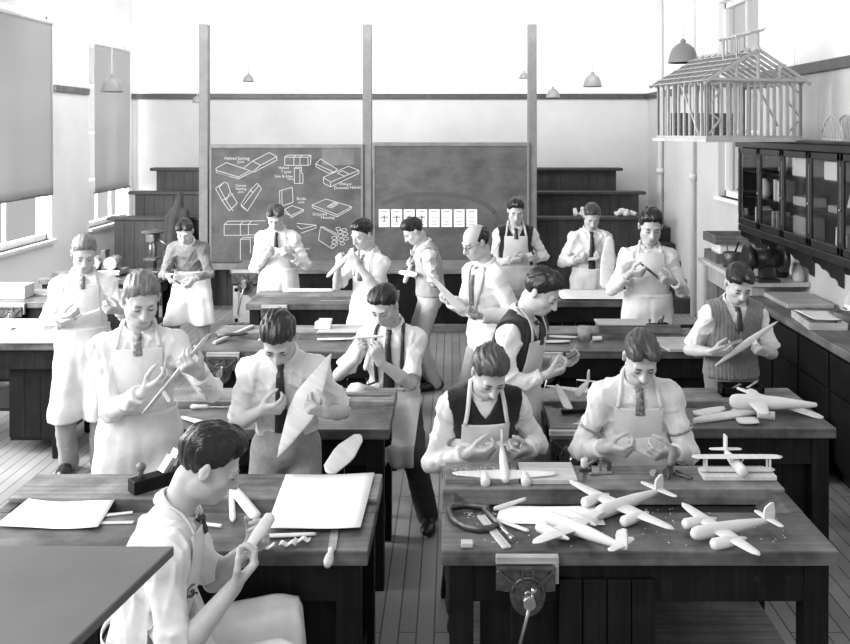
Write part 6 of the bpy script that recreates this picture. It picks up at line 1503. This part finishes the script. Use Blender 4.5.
i = person('youth in long dark tie and waist apron before the gallery', (1.375, 8.98), 0.0, 1.71, lean=0.06, hp=0.62, hands=hnd((584, 257, 8.74), (597, 256, 8.74)), hair=HAIRM, hair_style='part', sleeve=0.84, bib=False, seed=20)
held('tall white wing stood upright beside the youth with long dark tie', (606, 289), (610, 236), 8.55, 0.12, 0.07, 0.02, wm=0.14)
held('white stick held level by the youth with long dark tie', (588, 259), (606, 258), D_(i) - 0.005, 0.03, 0.03, 0.02, name='wood_strip')
i = person('tall broad youth with open collar holding a dark file', (1.60, 7.36), -0.05, 1.77, lean=0.08, hp=0.45, hands=hnd((641, 271, 7.08), (663, 277, 7.08), r_dir=(0.8, -0.2, -0.1), l_dir=(-0.8, -0.2, 0.1)), hair=HAIRB, hair_style='full', sleeve=0.80, tie=None, open_collar=True, seed=21, bib_h=0.34, head_s=1.16, wide=1.08)
held('dark file held aslant by the tall broad youth with open collar', (640, 263), (660, 279), D_(i) - 0.005, 0.012, 0.02, 0.008, name='flat_file', cat='file', m_=IRON)
i = person('youth in grey ribbed sleeveless pullover rubbing down a long wing', (1.76, 5.68), 0.0, 1.61, lean=0.12, hp=0.62, hands=hnd((726, 349, 5.44), (757, 347, 5.42), r_dir=(0.9, -0.2, 0.1), l_dir=(-0.7, -0.2, 0.3)), hair=HAIRB, hair_style='middle', sleeve=-0.12, vest=GREYKNIT, apron=None, tie=TIED, seed=22, trousers=mat('mid_grey_cloth', 0.16, 0.9, 0.02, 50))
held('long pale wing held aslant across the grey ribbed pullover', (715, 366), (778, 321), D_(i) - 0.012, 0.012, 0.010, 0.020, wm=0.045, m_=LIGHTW)
knife('slim file resting on the long pale wing', (707, 352), (742, 340), D_(i) - 0.02, name='slim_file', blade=0.5)
i = person('youth in white shirt, tie and apron before the chalk drawings', (-1.705, 8.86), 0.02, 1.73, lean=0.12, hp=0.66, hands=hnd((271, 251, 8.60), (284, 252, 8.60)), hair=HAIRM, hair_style='middle', sleeve=0.82, seed=23, bib_h=0.22)
held('small white plane part in the hands of the youth before the chalk drawings', (266, 246), (289, 254), D_(i) - 0.005, 0.02, 0.04, 0.02, name='wood_strip')
i = person('youth with dark wavy hair lifting a model stick to his face with both hands', (-0.69, 7.62), -0.62, 1.66, lean=0.03, hp=0.42, hy=-0.1, hands=hnd((341, 259, 7.36), (352, 254, 7.30), r_palm=(0.4, 0.5, 0.3), l_palm=(-0.4, 0.5, 0.3), r_dir=(0.3, -0.3, 0.8), l_dir=(-0.3, -0.3, 0.8)), hair=HAIRB, hair_style='full', sleeve=-0.08, seed=24, bib_h=0.18, tie=TIEG)
held('white model stick raised like a flute near the blackboard', (327, 277), (353, 251), D_(i) - 0.012, 0.03, 0.03, 0.02, wm=0.04)
i = person('youth in profile in pale pullover and trousers holding a model plane before the pinned cards', (-0.20, 8.42), -1.30, 1.61, lean=0.12, hp=0.66, hands=hnd((411, 264, 8.36), (412, 272, 8.50)), hair=HAIRD, hair_style='full', sleeve=-0.10, tie=None, vest=LIGHTKNIT, v_depth=0.08, seed=25, trousers=mat('pale_flannel', 0.50, 0.9, 0.03, 50), apron=None)
aeroplane('white model plane in the hands of the youth in profile', nose_frame(P(409, 271, 8.36), (-0.35, -0.3, -0.9), (-0.7, -0.5, 0.4)), 0.30, 0.30, fus=0.02, engines=0, chord=0.06, group=PG)
i = person('youth in grey jersey bending over his work by the pillar drill', (-2.64, 9.05), 0.08, 1.62, lean=0.50, hp=0.62, hands=hnd((173, 280, 8.72), (187, 285, 8.72), r_dir=(0.4, -0.4, -0.6), l_dir=(-0.3, -0.4, -0.6)), hair=HAIRD, hair_style='middle', sleeve=0.88, shirt=JERSEYM, jersey=True, tie=None, bib=False, seed=26, trousers=TROUSM, feet=dict(l=(0.17, 0.0, 0), r=(-0.17, 0.05, 0)), pel=(0, 0.12), apron_len=0.46, open_collar=True)
held('small tool in the hands of the youth in the jersey', (170, 278), (181, 284), D_(i) - 0.005, 0.012, 0.02, 0.012, name='chisel', cat='chisel', m_=IRON)
i = person('youth in long white apron at the bench with open shelf, holding a file', (-2.60, 6.36), 0.30, 1.69, lean=0.05, hp=0.50, hy=0.15, hands=hnd((74, 314, 6.12), (108, 307, 6.10), r_dir=(0.7, -0.3, 0.1), l_dir=(-0.6, -0.3, 0.1)), hair=HAIRF, hair_style='back', sleeve=0.84, tie=TIEG, seed=27, bib_h=0.32, apron_len=0.40, trousers=TROUSM)
knife('pale handled file between the hands of the youth in long white apron', (60, 322), (100, 309), D_(i) - 0.005, name='slim_file')

# stools under those who sit
def stool(x, y, h, lab):
    T = thing('work_stool', lab, 'stool', (x, y, 0), 0.2, 'work stools')
    MB().box((0, 0, h - 0.02), (0.30, 0.28, 0.04)).build('seat', MIDW, T, bevel=0.01)
    for sx in (-1, 1):
        for sy in (-1, 1): MB().bar((sx * 0.15, sy * 0.14, 0), (sx * 0.11, sy * 0.10, h - 0.04), 0.035, 0.035, up=(0, 1, 0)).build('leg', DARKW, T)
    for sx in (-1, 1): MB().bar((sx * 0.14, -0.13, 0.2), (sx * 0.14, 0.13, 0.2), 0.03, 0.03).build('rung', DARKW, T)
stool(-1.04, 3.03, 0.49, 'wooden stool beneath the seated carver'); stool(0.135, 4.52, 0.55, 'wooden stool beneath the seated youth in black pullover'); stool(0.905, 4.54, 0.565, 'wooden stool beneath the seated youth with checked tie'); stool(-0.37, 5.76, 0.55, 'wooden stool beneath the seated youth in braces')
